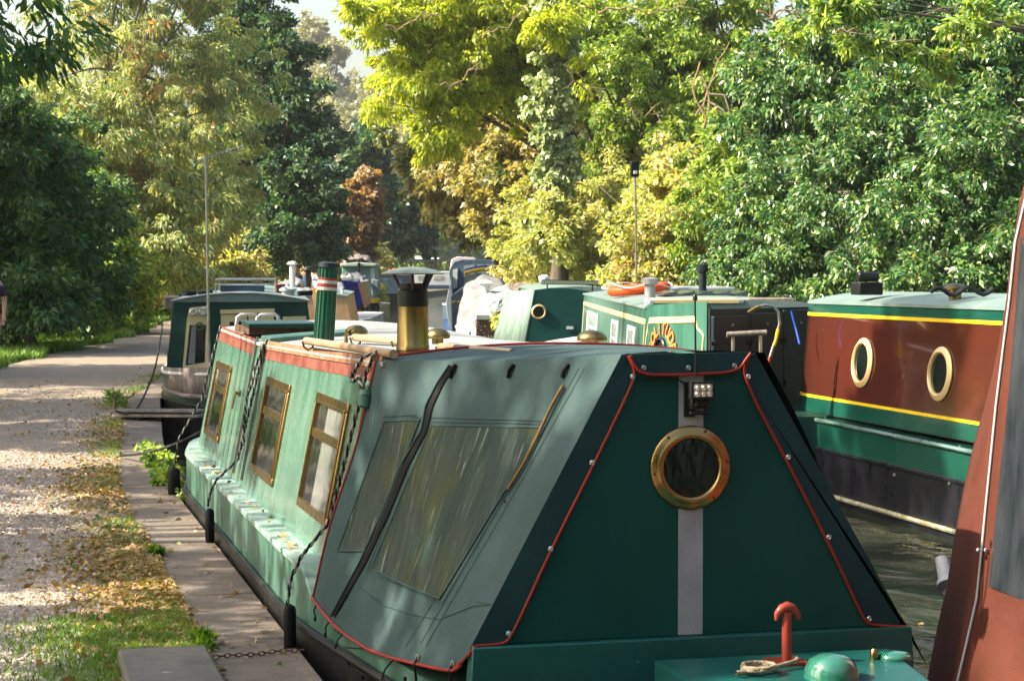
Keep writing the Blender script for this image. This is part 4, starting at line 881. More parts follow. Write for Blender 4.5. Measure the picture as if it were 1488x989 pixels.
for pts in ([(622,613),(795,616),(644,877),(534,830),(622,613)],[(605,603),(556,606)],[(600,606),(795,612)],
            [(842,535),(760,680),(690,800),(612,935)],[(850,535),(768,682),(700,800),(620,938)],[(822,560),(720,730),(590,940)],[(500,835),(560,880),(600,893),(640,900)],[(640,900),(690,880),(720,878)]):
    ptube('seam',pts,.0011,ST,.003)
# shadow of the zip flap along its opening, laid on as a dark strip
mb=MB(); L1=[(657,531),(640,556),(623,590),(617,625),(588,675),(560,745),(528,815),(485,895)]; L2_=[(662,533),(645,559),(630,591),(622,626),(594,679),(567,746),(534,816),(488,896)]
def dense(l): return [ (lerp(a[0],b[0],k/4),lerp(a[1],b[1],k/4)) for a,b in zip(l,l[1:]) for k in range(4)]+[l[-1]]
mb.grid([[hit(*a,.006),hit((a[0]+b[0])/2,(a[1]+b[1])/2,.016),hit(*b,.006)] for a,b in zip(dense(L1),dense(L2_))]); mb.build('zip_flap_shadow',m_dark,cv,smooth=60,fix=False)
ptube('flap_edge',[(a[0]-3,a[1]) for a in L1],.005,m_canvas,.006)
mb=MB(); mb.tube([rows[i][0]+hn*(.006 if hn.x<0 else -.006) for i in range(NU+1)],.0065,7); mb.build('red_hem_piping',m_pipered,cv)
pa=[hit(662,972,.006),hit(672,964,.008),B(682,950,.015),B(690,938,.014)]
mb=MB(); mb.tube(pa,.0065,7); mb.build('red_hem_piping',m_pipered,cv)
# piping on aft edge and top edge behind the canopy
mb=MB(); mb.tube([rows[0][j]+Vector((-.004,.004,0)) for j in range(NV+1)],.005,7); mb.tube([roofrows[0][j]+Vector((0,.01,.006)) for j in range(17)],.006,7); mb.build('aft_piping',m_pipered,cv)
ptube('tie_cord',[(822,562),(806,590),(785,635),(765,675),(742,712)],.006,m_tancord,.012)
ptube('cord_hook',[(742,712),(735,718),(731,726),(737,730)],.003,m_rubber,.010)
for px in (661,745,824):
    mb=MB(); a=hit(px+3,530,.004); b=hit(px-5,549,.006); mb.tube([a,a.lerp(b,.5)+Vector((-.008,-.004,0)),b],[.011,.009,.008],5); st=mb.build('strap',m_rubber,cv)
    mb=MB(); mb.lathe([(.005,0),(.004,.004),(0,.005)],hit(px-3,544,.012),(-1,-.3,.2),10); mb.build('strap_stud',m_chrome,st)
# eyelets, elastic loops and hull hooks
for px,py in ((610,962),(661,972)):
    p=hit(px,py-7,.008); mb=MB(); mb.lathe([(.006,0),(.012,0),(.012,.004),(.006,.004)],p,(-1,-.35,.1),16,closed=True); mb.build('eyelet',m_steel,cv)
    mb=MB(); mb.tube([p,p+Vector((-.012,-.006,-.02)),p+Vector((-.006,0,-.09))],.005,6); mb.build('shock_cord',m_rubber,cv)
for (x0,y0,x1,y1) in ((.03,0,459,898),(.14,0,474,921),(.25,0,489,938),(.30,0,486,914),(.42,0,502,940),(.60,0,555,986)):
    a=hemat(x0); b=PLN(x1,y1,hp+hn*(.03 if hn.x<0 else -.03),hn); mb=MB(); mb.tube([a,a.lerp(b,.5)+Vector((-.012,0,0)),b],.0035,6); mb.build('shock_cord',m_rubber,cv)
for px,py in ((459,899),(474,922),(489,939),(508,963),(528,984),(590,986)):
    b=PLN(px,py,hp+hn*(.02 if hn.x<0 else -.02),hn); mb=MB(); mb.lathe([(.003,0),(.009,0),(.009,.008),(.003,.008)],b,(-1,-.1,0),12,closed=True); mb.build('hull_hook',m_rubber,NB)

# ---- foredeck fittings
q=PLN(1143,976,(0,6.12,0),(0,1,0))
mb=MB(); mb.tube([(q.x,6.12,.34),(q.x,6.12,.52)],[.017,.0165],14); mb.box(q.x-.06,q.x+.06,6.06,6.18,.351,.358); 
t=MB(); t.tube([(q.x-.037,6.12,.492),(q.x-.034,6.12,.513),(q.x-.018,6.12,.530),(q.x,6.12,.536),(q.x+.018,6.12,.530),(q.x+.036,6.12,.512),(q.x+.041,6.12,.492)],[.006,.012,.016,.018,.016,.012,.007],12)
ts=mb.build('mooring_stud',m_red,NB,smooth=40); t.build('stud_crossbar',m_red,ts,smooth=60)
# locker lid and glossy cowls
a=PLN(950,972,(0,6.27,0),(0,1,0)); b=PLN(1330,972,(0,6.27,0),(0,1,0))
mb=MB(); mb.hexa([(a.x,5.5,.236),(b.x-.25,5.5,.236),(b.x-.10,6.27,.236),(a.x,6.27,.236),(a.x,5.5,.35),(b.x-.25,5.5,.35),(b.x-.10,6.27,.35),(a.x,6.27,.35)]); lk=mb.build('gas_locker_lid',m_ledge,NB,bevel=.008)
c=PLN(1208,989,(0,5.86,0),(0,1,0))
mb=MB(); mb.lathe([(.088,0),(.085,.03),(.07,.058),(.04,.074),(0,.08)],(c.x,5.86,.35),(0,0,1),28); mb.build('vent_cowl',m_green_glaze,NB,smooth=60)
c=PLN(1300,975,(0,6.1,0),(0,1,0)); mb=MB(); mb.lathe([(.0,.03),(.035,.028),(.055,.02),(.06,.008),(.055,0),(0,0)],(c.x,6.1,.345),(0,0,1),24); mb.build('deck_prism',m_green_glaze,NB,smooth=60)
mb=MB(); mb.lathe([(.010,0),(.014,.01),(.014,.03),(.008,.04),(.0,.042)],(c.x-.075,6.1,.345),(0,0,1),12); mb.build('brass_fitting',m_brass,NB)
# rope round the stud
def coil(pts,r=.008): mb=MB(); mb.tube(pts,r,8); return mb
R0=Vector((q.x,6.06,.375))
pts=[Vector((q.x+.02,6.08,.37)),Vector((q.x-.0,6.03,.375)),Vector((q.x-.06,6.0,.37)),Vector((q.x-.13,5.97,.365)),Vector((q.x-.19,5.95,.366)),Vector((q.x-.25,5.93,.366))]
for k in range(22): pts.append(Vector((q.x-.16+.055*math.cos(k*.75),5.96+.045*math.sin(k*.75),.366+.0008*k)))
m_ropet=M('tan_rope',(.22,.17,.11),.85,col2=(.36,.30,.22),nscale=70,bump=.8,bscale=220)
tag(coil(pts,.0075).build('mooring_rope',m_ropet,smooth=60),'tan brown rope coiled beside the red stud on the bow','rope')

# ---- ropes and fenders on the near boat side
def braid(pts,r,name,label,cat,group=None,tw=90):
    P_=[Vector(p) for p in pts]; out=[]
    n=40
    cum=[0]
    for a,b in zip(P_,P_[1:]): cum.append(cum[-1]+(b-a).length)
    N=int(cum[-1]/.012)+8
    def at(t):
        for i in range(len(P_)-1):
            if t<=cum[i+1]+1e-9:
                return P_[i].lerp(P_[i+1],(t-cum[i])/max(1e-9,cum[i+1]-cum[i]))
        return P_[-1]
    mb=MB()
    for ph in (0,math.pi):
        pp=[]
        for k in range(N):
            t=cum[-1]*k/(N-1); c=at(t); d=(at(min(cum[-1],t+.01))-at(max(0,t-.01))).normalized(); a=d.cross(Vector((1,.3,0))).normalized(); b=a.cross(d)
            pp.append(c+(a*math.cos(t*tw+ph)+b*math.sin(t*tw+ph))*r*.55)
        mb.tube(pp,r*.62,6,0 if ph==0 else 1)
    return mb
m_ropeb=M('rope_black_strand',(.014,.014,.015),.75); m_ropew=M('rope_grey_strand',(.20,.20,.19),.8)
def fender(ptop,h,r,label):
    mb=MB(); mb.lathe([(.2*r,.0),(r*.8,.01),(r,.03),(r,h-.03),(r*.8,h-.01),(.25*r,h)],Vector(ptop)-Vector((0,0,h)),(0,0,1),16)
    o=mb.build('fender',m_rubber); tag(o,label,'fender','fenders along the near boat')
fender((1.212,8.62,.19),.24,.028,'black cylinder fender nearest the canvas cover')
fender((1.212,12.05,.21),.22,.028,'black cylinder fender hanging between the first and second window')
fender((1.22,14.7,.20),.26,.045,'black cylinder fender near the stern by the ivy')
mk=lambda pts,nm,lb: tag(braid(pts,.0085,nm,lb,'rope').build(nm,[m_ropeb,m_ropew],smooth=60,fix=False),lb,'rope','fender ropes on the near boat')
mk([onside(8.28,1.30,.015),onside(8.34,1.22,.03),onside(8.42,.95,.03),onside(8.55,.55,.03),(1.26,8.6,.40),(1.215,8.62,.30),(1.20,8.62,.18)],'fender_rope','twisted rope running down past the window nearest the canvas cover')
mk([onside(11.75,1.23,.015),onside(11.8,1.1,.02),onside(11.9,.85,.02),onside(12.0,.5,.02),(1.25,12.03,.38),(1.215,12.05,.30),(1.20,12.05,.22)],'fender_rope','twisted rope hanging down beside the side hatch')
mk([onside(14.3,1.24,.015),onside(14.35,1.0,.03),onside(14.5,.7,.03),(1.25,14.6,.42),(1.22,14.7,.2)],'fender_rope','black rope hanging from the far corner of the near cabin')
pk=[onside(8.27,1.285,.02),onside(8.36,1.27,.05),onside(8.5,1.21,.05),onside(8.62,1.17,.04),onside(8.52,1.15,.05),onside(8.4,1.18,.05),onside(8.31,1.13,.04)]
mk(pk,'knotted_rope','knotted rope end at the roof corner by the canvas cover')
pk=[onside(11.74,1.2,.03),onside(11.85,1.05,.04),onside(11.78,.95,.05),onside(11.9,.88,.05),onside(11.82,.78,.05),onside(11.88,.70,.04),onside(11.8,.6,.03)]
mk(pk,'knotted_rope','loose knotted rope tail by the side hatch')
# stern mooring line to the path
def plain(pts,r,name,mt,label,cat,group=None,sag=0,seg=7):
    P_=[Vector(p) for p in pts]; out=[]
    for a,b in zip(P_,P_[1:]):
        for k in range(8):
            t=k/8; q=a.lerp(b,t); q.z-=sag*4*t*(1-t); out.append(q)
    out.append(P_[-1]); mb=MB(); mb.tube(out,r,seg); return tag(mb.build(name,mt,smooth=60),label,cat,group)
plain([(1.5,15.3,.42),(1.0,17.6,.03)],.012,'mooring_line',m_rope,'dark line from the stern of the near boat to the bank','rope',sag=.05)
plain([onside(14.4,1.22,.01),P(305,560,15.4),P(290,640,15.2),P(275,672,15.0)],.010,'stern_line',m_rope,'dark line hanging from the cabin corner down past the stern','rope')

# ---- things on the bank
mb=MB(); a=P(170,962,8.55); z=.035
mb.hexa([(.46,7.4,-.02),(.835,7.4,-.02),(.835,8.46,-.02),(.46,8.46,-.02),(.46,7.4,.06),(.835,7.4,.06),(.83,8.46,.06),(.465,8.46,.06)]); tag(mb.build('stone_block',m_stone,bevel=.012),'flat grey stone block lying on the grass at the bottom edge','block')
# chain across the coping
root=thing('chain','thin rusty chain lying across the coping slabs','chain',(1.0,8.45,0)); A=Vector((.86,8.42,.012)); Bq=Vector((1.25,8.50,.012))
mb=MB(); n=16
for k in range(n):
    c=A.lerp(Bq,(k+.5)/n)+Vector((0,.012*math.sin(k*.7),0)); d=(Bq-A).normalized(); s_=Vector((-d.y,d.x,0)) if k%2 else Vector((0,0,1))
    pts=[c+d*(.016*math.cos(t))+s_*(.008*math.sin(t)) for t in [2*math.pi*j/10 for j in range(11)]]; mb.tube(pts,.0028,5,cap=False)
mb.build('links',m_rust,root,fix=False)
mb=MB(); mb.lathe([(.008,0),(.02,.0),(.02,.012),(.008,.012)],A+Vector((-.03,0,-.006)),(0,0,1),14,closed=True); mb.build('end_ring',m_rust,root)
# mooring bollard posts and gangplank
gp=thing('gangplank','stack of weathered planks bridging from the path to the far boat','gangplank',tuple(P(200,612,22))[:2]+(0,))
a=P(172,612,21.9); b=P(288,606,21.0)
for k,(dy,zz) in enumerate(((0,.03),(.28,.035),(.1,.075))):
    mb=MB(); A=Vector((a.x,a.y+dy,zz)); Bv=Vector((b.x+.1,b.y+dy+.25,zz+.04)); d=(Bv-A); s_=Vector((-d.y,d.x,0)).normalized()*.11
    mb.hexa([A-s_,Bv-s_,Bv+s_,A+s_,A-s_+Vector((0,0,.028)),Bv-s_+Vector((0,0,.028)),Bv+s_+Vector((0,0,.028)),A+s_+Vector((0,0,.028))]); mb.build('plank',m_greywood,gp,bevel=.004)
def pin(x,y,h,label):
    root=thing('mooring_pin',label,'mooring pin',(x,y,0),0,'mooring pins on the bank'); mb=MB(); mb.tube([(x,y,-.05),(x+.01,y,h)],.012,8); mb.build('shaft',m_rust,root)
    mb=MB(); c=Vector((x+.01,y,h)); mb.tube([c+Vector((.028*math.cos(t),0,.028+.028*math.sin(t))) for t in [2*math.pi*j/12 for j in range(13)]],.007,6,cap=False); mb.build('eye',m_rust,root)
p=P(166,615,22.2); pin(p.x,p.y,.22,'rusty mooring pin beside the stacked planks')
p=P(243,515,31); pin(p.x,p.y,.32,'rusty mooring pin beyond the planks by the dark green boat')
p=PLN(168,610,(0,0,0),(0,0,1))
plain([(p.x,p.y,.1),(p.x+.25,p.y-.2,.02),(p.x+.5,p.y+.1,.02),(p.x+.8,p.y-.1,.05)],.014,'mooring_line',m_rope,'black hose like line lying by the planks','rope')
plain([P(236,470,27),P(222,545,25.5),P(182,612,22.4)],.012,'mooring_line',m_rope,'dark mooring line from the dark green boat to the pin','rope',sag=.08)
# wooden notice box at bend
p=P(252,450,48); root=thing('wooden_post','pale wooden post with a box top beyond the dark green boat','post',(p.x,p.y,0)); mb=MB(); mb.box(p.x-.06,p.x+.06,p.y-.06,p.y+.06,0,.75); mb.build('post',m_greywood,root); mb=MB(); mb.box(p.x-.2,p.x+.2,p.y-.15,p.y+.15,.7,.95); mb.add([(p.x-.22,p.y-.17,.95),(p.x+.22,p.y-.17,.95),(p.x+.22,p.y+.17,1.0),(p.x-.22,p.y+.17,1.0)],[(0,1,2,3)]); mb.build('box_top',m_greywood,root)

# ================================================================ generic boat pieces
def hullb(fr,root,st,gz,mt,upper=None,split=.1,zb=-.7,n=30,deck=None,sheer=None,name='hull'):
    y0,y1=st[0][0],st[-1][0]; Y=[lerp(y0,y1,i/n) for i in range(n+1)]; g=(lambda y:interp(sheer,y)) if sheer else (lambda y:gz)
    mb=MB(); sp=split if upper else None
    mb.loft([[fr(-interp(st,y)*.95,y,zb),fr(-interp(st,y),y,WZ+.05),fr(-interp(st,y),y,(split if upper else g(y))),fr(interp(st,y),y,(split if upper else g(y))),fr(interp(st,y),y,WZ+.05),fr(interp(st,y)*.95,y,zb)] for y in Y]); mb.build(name,mt,root,smooth=40)
    if upper:
        mb=MB(); mb.loft([[fr(-interp(st,y)+.006,y,split+.002),fr(-interp(st,y)-.0,y,g(y)),fr(interp(st,y),y,g(y)),fr(interp(st,y)-.006,y,split+.002)] for y in Y]); mb.build('upper_hull',upper,root,smooth=40)
    for s in (-1,1):
        mb=MB(); mb.tube([fr(s*(interp(st,y)+.008),y,g(y)-.01) for y in Y],.02,6); mb.build('gunwale',deck or upper or mt,root,smooth=60)
        if upper:
            mb=MB(); mb.tube([fr(s*(interp(st,y)+.008),y,split) for y in Y],.018,6); mb.build('rubbing_strake',mt,root,smooth=60)
def cabinb(fr,root,y0,y1,hb,ht,z0,ze,crown_,mt,mroof,lip=.02,n=10,name='cabin'):
    Y=[lerp(y0,y1,i/n) for i in range(n+1)]; zf=ze if callable(ze) else (lambda y:ze)
    mb=MB(); mb.loft([[fr(-hb,y,z0),fr(-ht,y,zf(y)),fr(ht,y,zf(y)),fr(hb,y,z0)] for y in Y]); c=mb.build(name,mt,root,smooth=30)
    mb=MB(); mb.loft([[fr((ht+lip)*t,y,zf(y)+crown_*(1-t*t)) for t in [-1+i/6 for i in range(13)]]+[fr(ht+lip,y,zf(y)-.025),fr(-ht-lip,y,zf(y)-.025)] for y in [y0-lip]+Y[1:-1]+[y1+lip]]); mb.build('roof',mroof,root,smooth=40)
    return c
def ringport(fr_or_c,n_,r,mt,root,name='porthole',glass=None):
    mb=MB(); mb.lathe([(r*.73,0),(r*.73,.015),(r*.8,.028),(r*.9,.022),(r,.008),(r,0)],fr_or_c,n_,32,closed=True); ph=mb.build(name,mt,root,smooth=50)
    mb=MB(); mb.lathe([(0,.004),(r*.75,.004),(r*.75,.001),(0,.001)],fr_or_c,n_,24); mb.build('porthole_glass',glass or m_pane,ph,smooth=20)

# ================================================================ BOAT 2: dark green with cream windows
lp=P(238,437,26.0); rp2=P(462,440,26.0)
f2=Frame((lp.x+rp2.x)/2,(lp.y+rp2.y)/2,R_(7.5)); hwt=(Vector(lp)-Vector(rp2)).length/2*.97
DG=thing('narrowboat','dark green narrowboat with cream framed windows moored beyond the near boat','narrowboat',tuple(f2(0,-1.5,WZ)),-f2.h)
hullb(f2,DG,[(-3.0,.1),(-2.4,.45),(-1.7,.75),(-.8,.95),(.3,1.03),(13,1.03),(14,.8),(14.4,.3)],.33,m_black,m_b2,.02,sheer=[(-3.1,.44),(-1,.36),(1,.33),(15,.33)],deck=m_white)
C2=cabinb(f2,DG,0,13,.97,.86,.30,1.24,.10,m_b2,m_greyroof,.03)
def on2(px,py,off=0): l=f2.y_at(px,py,0-off); return f2(*l)
def fbox(poly,name,mt,root,th,f=f2,y=0,bevel=.004): 
    mb=MB(); mb.extr([f(*f.y_at(x,yy,y)) for x,yy in poly],f.d*-th); return mb.build(name,mt,root,bevel=bevel)
# blue-white edge trim on roof front
mb=MB(); mb.tube([f2((.89)*t,-.045,1.235+.10*(1-t*t)) for t in [-1+i/8 for i in range(17)]],.014,6); mb.build('roof_trim',m_silver,DG)
# cream lamp panel + tall window left
fbox([(275,447),(303,444),(303,462),(272,464)],'lamp_panel',m_cream,DG,.02)
for px,py,r in ((281,453.5,.050),(296,452.5,.058)):
    c=on2(px,py,.02); mb=MB(); mb.lathe([(r*.9,0),(r,.01),(r,.05),(r*.86,.055),(r*.84,.045)],c,-f2.d,20,closed=True); o=mb.build('headlamp',m_chrome,DG); mb=MB(); mb.lathe([(0,.048),(r*.84,.044),(r*.84,.03),(0,.03)],c,-f2.d,20); mb.build('lamp_lens',m_lens,o)
def framed(quad,wd,root,mt,glass,name='window',y=0,f=f2,th=.03,curtain=None):
    a,b,c,d=[Vector((*q,0)) for q in quad]; cen=(a+b+c+d)/4
    inn=[q+(cen-q).normalized()*wd*1.5 for q in (a,b,c,d)]
    mb=MB()
    for (o1,o2,i2,i1) in ((a,b,inn[1],inn[0]),(b,c,inn[2],inn[1]),(c,d,inn[3],inn[2]),(d,a,inn[0],inn[3])): mb.extr([f(*f.y_at(q.x,q.y,y)) for q in (o1,o2,i2,i1)],f.d*-th)
    w=mb.build(name,mt,root); mb=MB(); mb.extr([f(*f.y_at(q.x,q.y,y)) for q in inn],f.d*-.008); mb.build('pane',glass,w,smooth=0)
    return w,inn
w,_=framed([(272,462),(304,462),(302,536),(265,540)],7,DG,m_cream,m_pane)
mb=MB(); mb.extr([on2(279,472,.012),on2(285,472,.012),on2(283,528,.012),on2(273,528,.012)],f2.d*-.006); mb.build('curtain',m_curtain,w)
mb=MB(); q=on2(290,474,.03); mb.tube([q+f2.a*(.045*math.cos(t))+Vector((0,0,.045*math.sin(t))) for t in [2*math.pi*j/14 for j in range(15)]],.012,6,cap=False); mb.build('leafy_wreath',M('wreath_green',(.04,.14,.05),.8),w)
fbox([(262,538),(306,534),(306,541),(262,544)],'window_sill',m_cream,DG,.07)
# centre doors
fbox([(320,450),(399,448),(399,454),(320,456)],'door_lintel',m_cream,DG,.05)
for x0,x1 in ((321,359),(361,398)):
    fbox([(x0,457),(x1,456),(x1,585),(x0,585)],'front_door',m_cream,DG,.025)
    framed([(x0+10,462),(x1-3,461),(x1-3,520),(x0+10,520)],4,DG,m_cream,m_pane,'door_window',y=-.026,th=.02)
framed([(411,460),(445,459),(445,530),(411,532)],5,DG,m_cream,m_pane)
framed([(272,550),(304,548),(304,566),(272,568)],4,DG,m_yellow,m_cream,'low_vent')
# bow flare boards, white rubbing edge
mb=MB(); mb.grid([[f2(-.98,-.3,.10),f2(-.99,-.3,.40)],[f2(-.86,-1.2,.10),f2(-.87,-1.2,.42)],[f2(-.62,-2.1,.10),f2(-.63,-2.1,.46)],[f2(-.15,-2.95,.12),f2(-.16,-2.95,.52)],[f2(.15,-2.95,.12),f2(.16,-2.95,.52)],[f2(.62,-2.1,.10),f2(.63,-2.1,.46)],[f2(.98,-.3,.1),f2(.99,-.3,.4)]]); mb.build('bow_bulwark',m_greywood,DG,smooth=60,solid=.03)
for z,nm in ((.13,'bow_strake'),):
    mb=MB(); mb.tube([f2(-.99,-.3,z),f2(-.88,-1.2,z),f2(-.65,-2.1,z),f2(-.18,-2.97,z+.02),f2(.18,-2.97,z+.02),f2(.65,-2.1,z),f2(.99,-.3,z)],.03,8); mb.build(nm,m_greywood,DG,smooth=60)
# roof clutter : rack, box, vent
mb=MB()
for yy in (1.0,3.0):
    mb.tube([f2(-.35,yy,1.33),f2(-.35,yy,1.50),f2(.45,yy,1.50),f2(.45,yy,1.33)],.014,6)
mb.tube([f2(-.35,1,1.5),f2(-.35,3,1.5)],.014,6); mb.tube([f2(.45,1,1.5),f2(.45,3,1.5)],.014,6); mb.tube([f2(-.35,1,1.44),f2(.45,1,1.44)],.01,6)
mb.build('roof_rack',m_steel,DG)
def clutter(name,label,cat,fr,x,y,z,sx,sy,sz,mt,lidm=None):
    root=thing(name,label,cat,tuple(fr(x,y,z)),-fr.h); mb=MB(); mb.box(x-sx/2,x+sx/2,y-sy/2,y+sy/2,z,z+sz*.8,fr=fr); mb.build('box_body',mt,root,bevel=.01); mb=MB(); mb.box(x-sx/2-.012,x+sx/2+.012,y-sy/2-.012,y+sy/2+.012,z+sz*.8,z+sz,fr=fr); mb.build('box_lid',lidm or mt,root,bevel=.01)
clutter('storage_crate','dark blue crate on the roof of the dark green boat under the rack','crate',f2,.0,2,1.335,.6,1.2,.10,m_navy,m_silver)
clutter('storage_crate','small red and dark crate on the dark green boat roof right of the rack','crate',f2,.52,2.2,1.31,.12,.7,.12,m_rust,m_red)
mb=MB(); mb.lathe([(.09,-.03),(.09,.04),(.12,.045),(.12,.07),(.07,.10),(.03,.11),(.03,.14),(0,.15)],f2(.62,1.2,1.30),(0,0,1),20); mb.build('roof_vent',m_silver,DG,smooth=40)
for x in (-.72,-.5,.84):
    mb=MB(); mb.tube([f2(x-.08,1.0,1.31),f2(x+.1,1.1,1.32)],.035,8); mb.build('rolled_strap',m_rubber,DG)
mb=MB(); mb.tube([f2(-.80,.4,1.30),f2(-.30,6,1.36)],.02,6); mb.build('roof_handrail',m_b2,DG)

# ================================================================ BOAT 3: maroon
f3=Frame(*(PLN(1168,620,(7.14,0,0),(1,0,0)).xy),R_(1.2))
l0=f3.x_at(1390,779,0); 
f3.o+=f3.d*.5
MR=thing('narrowboat','glossy maroon and bottle green narrowboat with yellow lines and round windows on the right','narrowboat',tuple(f3(1.0,-5,WZ)),-f3.h)
sx=.0 # left cabin side plane at local x=0 (base) ; hull at -.13
fh=Frame(*(f3(0.90,0,0).xy),f3.h)
YE=.25
m_sage=M('sage_gunwale',(.07,.13,.11),.3,col2=(.10,.17,.15),coat=.3)
hullb(fh,MR,[(-13,1.03),(-1,1.03),(-.2,1.0),(.25,.86),(.5,.60),(.62,.22)],.31,m_darksteel,m_bgreen,.06,sheer=[(-14,.34),(-6,.30),(0,.33),(1.2,.38)],deck=m_sage,n=60)
# cabin with rounded far left corner
zt3=lambda y: 1.37+.004*abs(y)
def cab3ring(y,ins): 
    return [fh(-.88+ins,y,.34),fh(-.78+ins,y,zt3(y)-.02),fh(.78-ins,y,zt3(y)-.02),fh(.88-ins,y,.34)]
YS=[-12.5,-9,-7,-5,-4,-3,-2,-1,-.5,-.35,-.2,-.1,-.03,.0]; INS=[0]*9+[.012,.05,.10,.18,.30]
mb=MB(); mb.loft([cab3ring(y,i) for y,i in zip(YS,INS)]); mb.build('cabin',m_maroon,MR,smooth=50)
mb=MB()
mb.loft([[fh((.80-i)*t,y,zt3(y)-.02+.085*(1-t*t)) for t in [-1+k/6 for k in range(13)]]+[fh(.80-i,y,zt3(y)-.045),fh(-.80+i,y,zt3(y)-.045)] for y,i in zip(YS[:-1]+[.03],INS)]); mb.build('roof',m_greyroof,MR,smooth=40)
def stripe3(z0f,z1f,off,mt,name):
    mb=MB(); rg=[]
    pts=[(y,i) for y,i in zip(YS,INS)]
    for y,i in pts:
        def X(z): return -.88+i+.10*(z-.34)/1.03-off
        z0=z0f(y); z1=z1f(y); rg.append([fh(X(z0)+.01,y+ (off if i>.1 else 0),z0),fh(X(z0),y+(off if i>.1 else 0),z0),fh(X(z1),y+(off if i>.1 else 0),z1),fh(X(z1)+.01,y+(off if i>.1 else 0),z1)])
    mb.loft(rg); mb.build(name,mt,MR,smooth=40)
stripe3(lambda y:zt3(y)-.125,lambda y:zt3(y)-.04,.004,m_bgreen,'green_top_panel')
stripe3(lambda y:zt3(y)-.155,lambda y:zt3(y)-.126,.006,m_yellow,'yellow_coachline')
stripe3(lambda y:.345,lambda y:.475,.004,m_bgreen,'green_lower_panel')
stripe3(lambda y:.477,lambda y:.502,.006,m_yellow,'yellow_coachline')
def on3(px,py,off=.005):
    # intersect with leaning cabin side
    p0=fh(-.88,0,.34); n=(f3.a*1.03+Vector((0,0,-.10))).normalized(); return PLN(px,py,p0,n)-n*off, -n
for px,py in ((1254,527),(1367,543)):
    c,n=on3(px,py); ringport(c,n,.215 if px<1300 else .215,m_gold,MR)
# black line, bolts on hull
for px,py in ((1322,638),(1395,650),(1300,690),(1380,702)):
    c=PLN(px,py,fh(-1.035,0,0),f3.a); mb=MB(); mb.lathe([(.018,0),(.015,.01),(0,.014)],c,-f3.a,10); mb.build('hull_bolt',m_steel,MR)
mb=MB(); mb.tube([fh(-1.05,y,-.32) for y in (-13,-6,-1.0,0)],.02,6); mb.build('lower_strake',M('algae_edge',(.18,.16,.06),.8,col2=(.35,.35,.30),nscale=14),MR)
# roof fittings
def at3(px,py,z): return PLN(px,py,(0,0,z),(0,0,1))
q=P(1388,421,16.0); mb=MB(); mb.lathe([(.05,-.05),(.05,.02),(.10,.025),(.10,.04),(.06,.07),(0,.08)],(q.x,q.y,1.455),(0,0,1),20); mb.build('mushroom_vent',m_brassold,MR,smooth=40)
q=P(1258,412,17.4); mb=MB(); mb.box(q.x-.1,q.x+.12,q.y-.1,q.y+.1,1.42,1.53); mb.tube([(q.x-.1,q.y-.05,1.58),(q.x+.09,q.y-.05,1.58)],.045,10); mb.build('roof_searchlight',m_blackpaint,MR,bevel=.01)
mb=MB(); pts=[P(1352+i*7,424-6*math.sin(i*1.0)-i*.2,15.6) for i in range(14)]; mb.tube(pts,.02,6); mb.build('roof_scroll_rail',m_blackpaint,MR,smooth=60)
for a in (-.5,):
    c=fh(-1.04,.05,.33); plain([c,c+Vector((-.02,-.05,-.15)),c+Vector((-.03,-.08,-.35))],.015,'hanging_line',m_rope,'short black rope hanging over the stern of the maroon boat','rope')

# ================================================================ BOAT 4: SOLITUDE
pL=P(940,446,19.5); f4=Frame(pL.x,pL.y,R_(13.2))   # local x=0 left side top edge, y=0 rear face
SOL=thing('narrowboat','green narrowboat with pale yellow lining and the name SOLITUDE over its porthole','narrowboat',tuple(f4(1,2,WZ)),-f4.h)
f4c=Frame(*(f4(.95,0,0).xy),f4.h)
hullb(f4c,SOL,[(-1.9,.45),(-1.4,.82),(-.7,1.0),(0,1.05),(11,1.05),(12.5,.6),(13.3,.1)],.34,m_black,m_b2,.02)
zt4=1.275
cab_y=[0,.15,.5,1,2,4,6,8,10.6]
# left part: cabin with bulged rear corner
mb=MB(); YY=[-.0,.0]+cab_y
mb.loft([[f4(-.06+(.0),y,.34),f4(.0,y,zt4),f4(1.9,y,zt4),f4(1.96,y,.34)] for y in (0.02,1,3,5,7,9,10.8)]); mb.build('cabin',m_solgreen,SOL,smooth=30)
mb=MB(); mb.loft([[f4(.95+(.97)*t,y,zt4+.07*(1-t*t)) for t in [-1+k/6 for k in range(13)]]+[f4(1.92,y,zt4-.02),f4(-.02,y,zt4-.02)] for y in (-.02,3,7,10.83)]); mb.build('roof',m_greyroof,SOL,smooth=40)
# rear name panel: convex panel occupying left part of the rear face
def npx(u): # u 0..1 along panel, returns local x,y
    x=lerp(-.03,.60,u); y=-.02-.05*math.sin(math.pi*u)**.8-.10*u; return x,y
_b=f4.loc(P(1027,450,18.2)); xR=_b[0]; yR=_b[1]
def np_(u,z,off=0):
    nl=Vector((yR,-xR,0)).normalized(); bl=.07*math.sin(math.pi*u)+off; x=lerp(-.005,xR,u)-.05*(1-(z-.34)/.93)*(1-u)+nl.x*bl; y=lerp(-.01,yR,u)+nl.y*bl; return f4(x,y,z+.055*u*(z-.34)/.93)
mb=MB(); mb.loft([[f4(lerp(.03,xR+.05,k/12)-.05*(1-u),lerp(.02,yR+.02,k/12),z) for u,z in ((0,.34),(1,zt4+.015))]+[np_(k/12,z) for z in (zt4+.015,.34)] for k in range(13)]); mb.build('name_panel',m_solgreen,SOL,smooth=40)
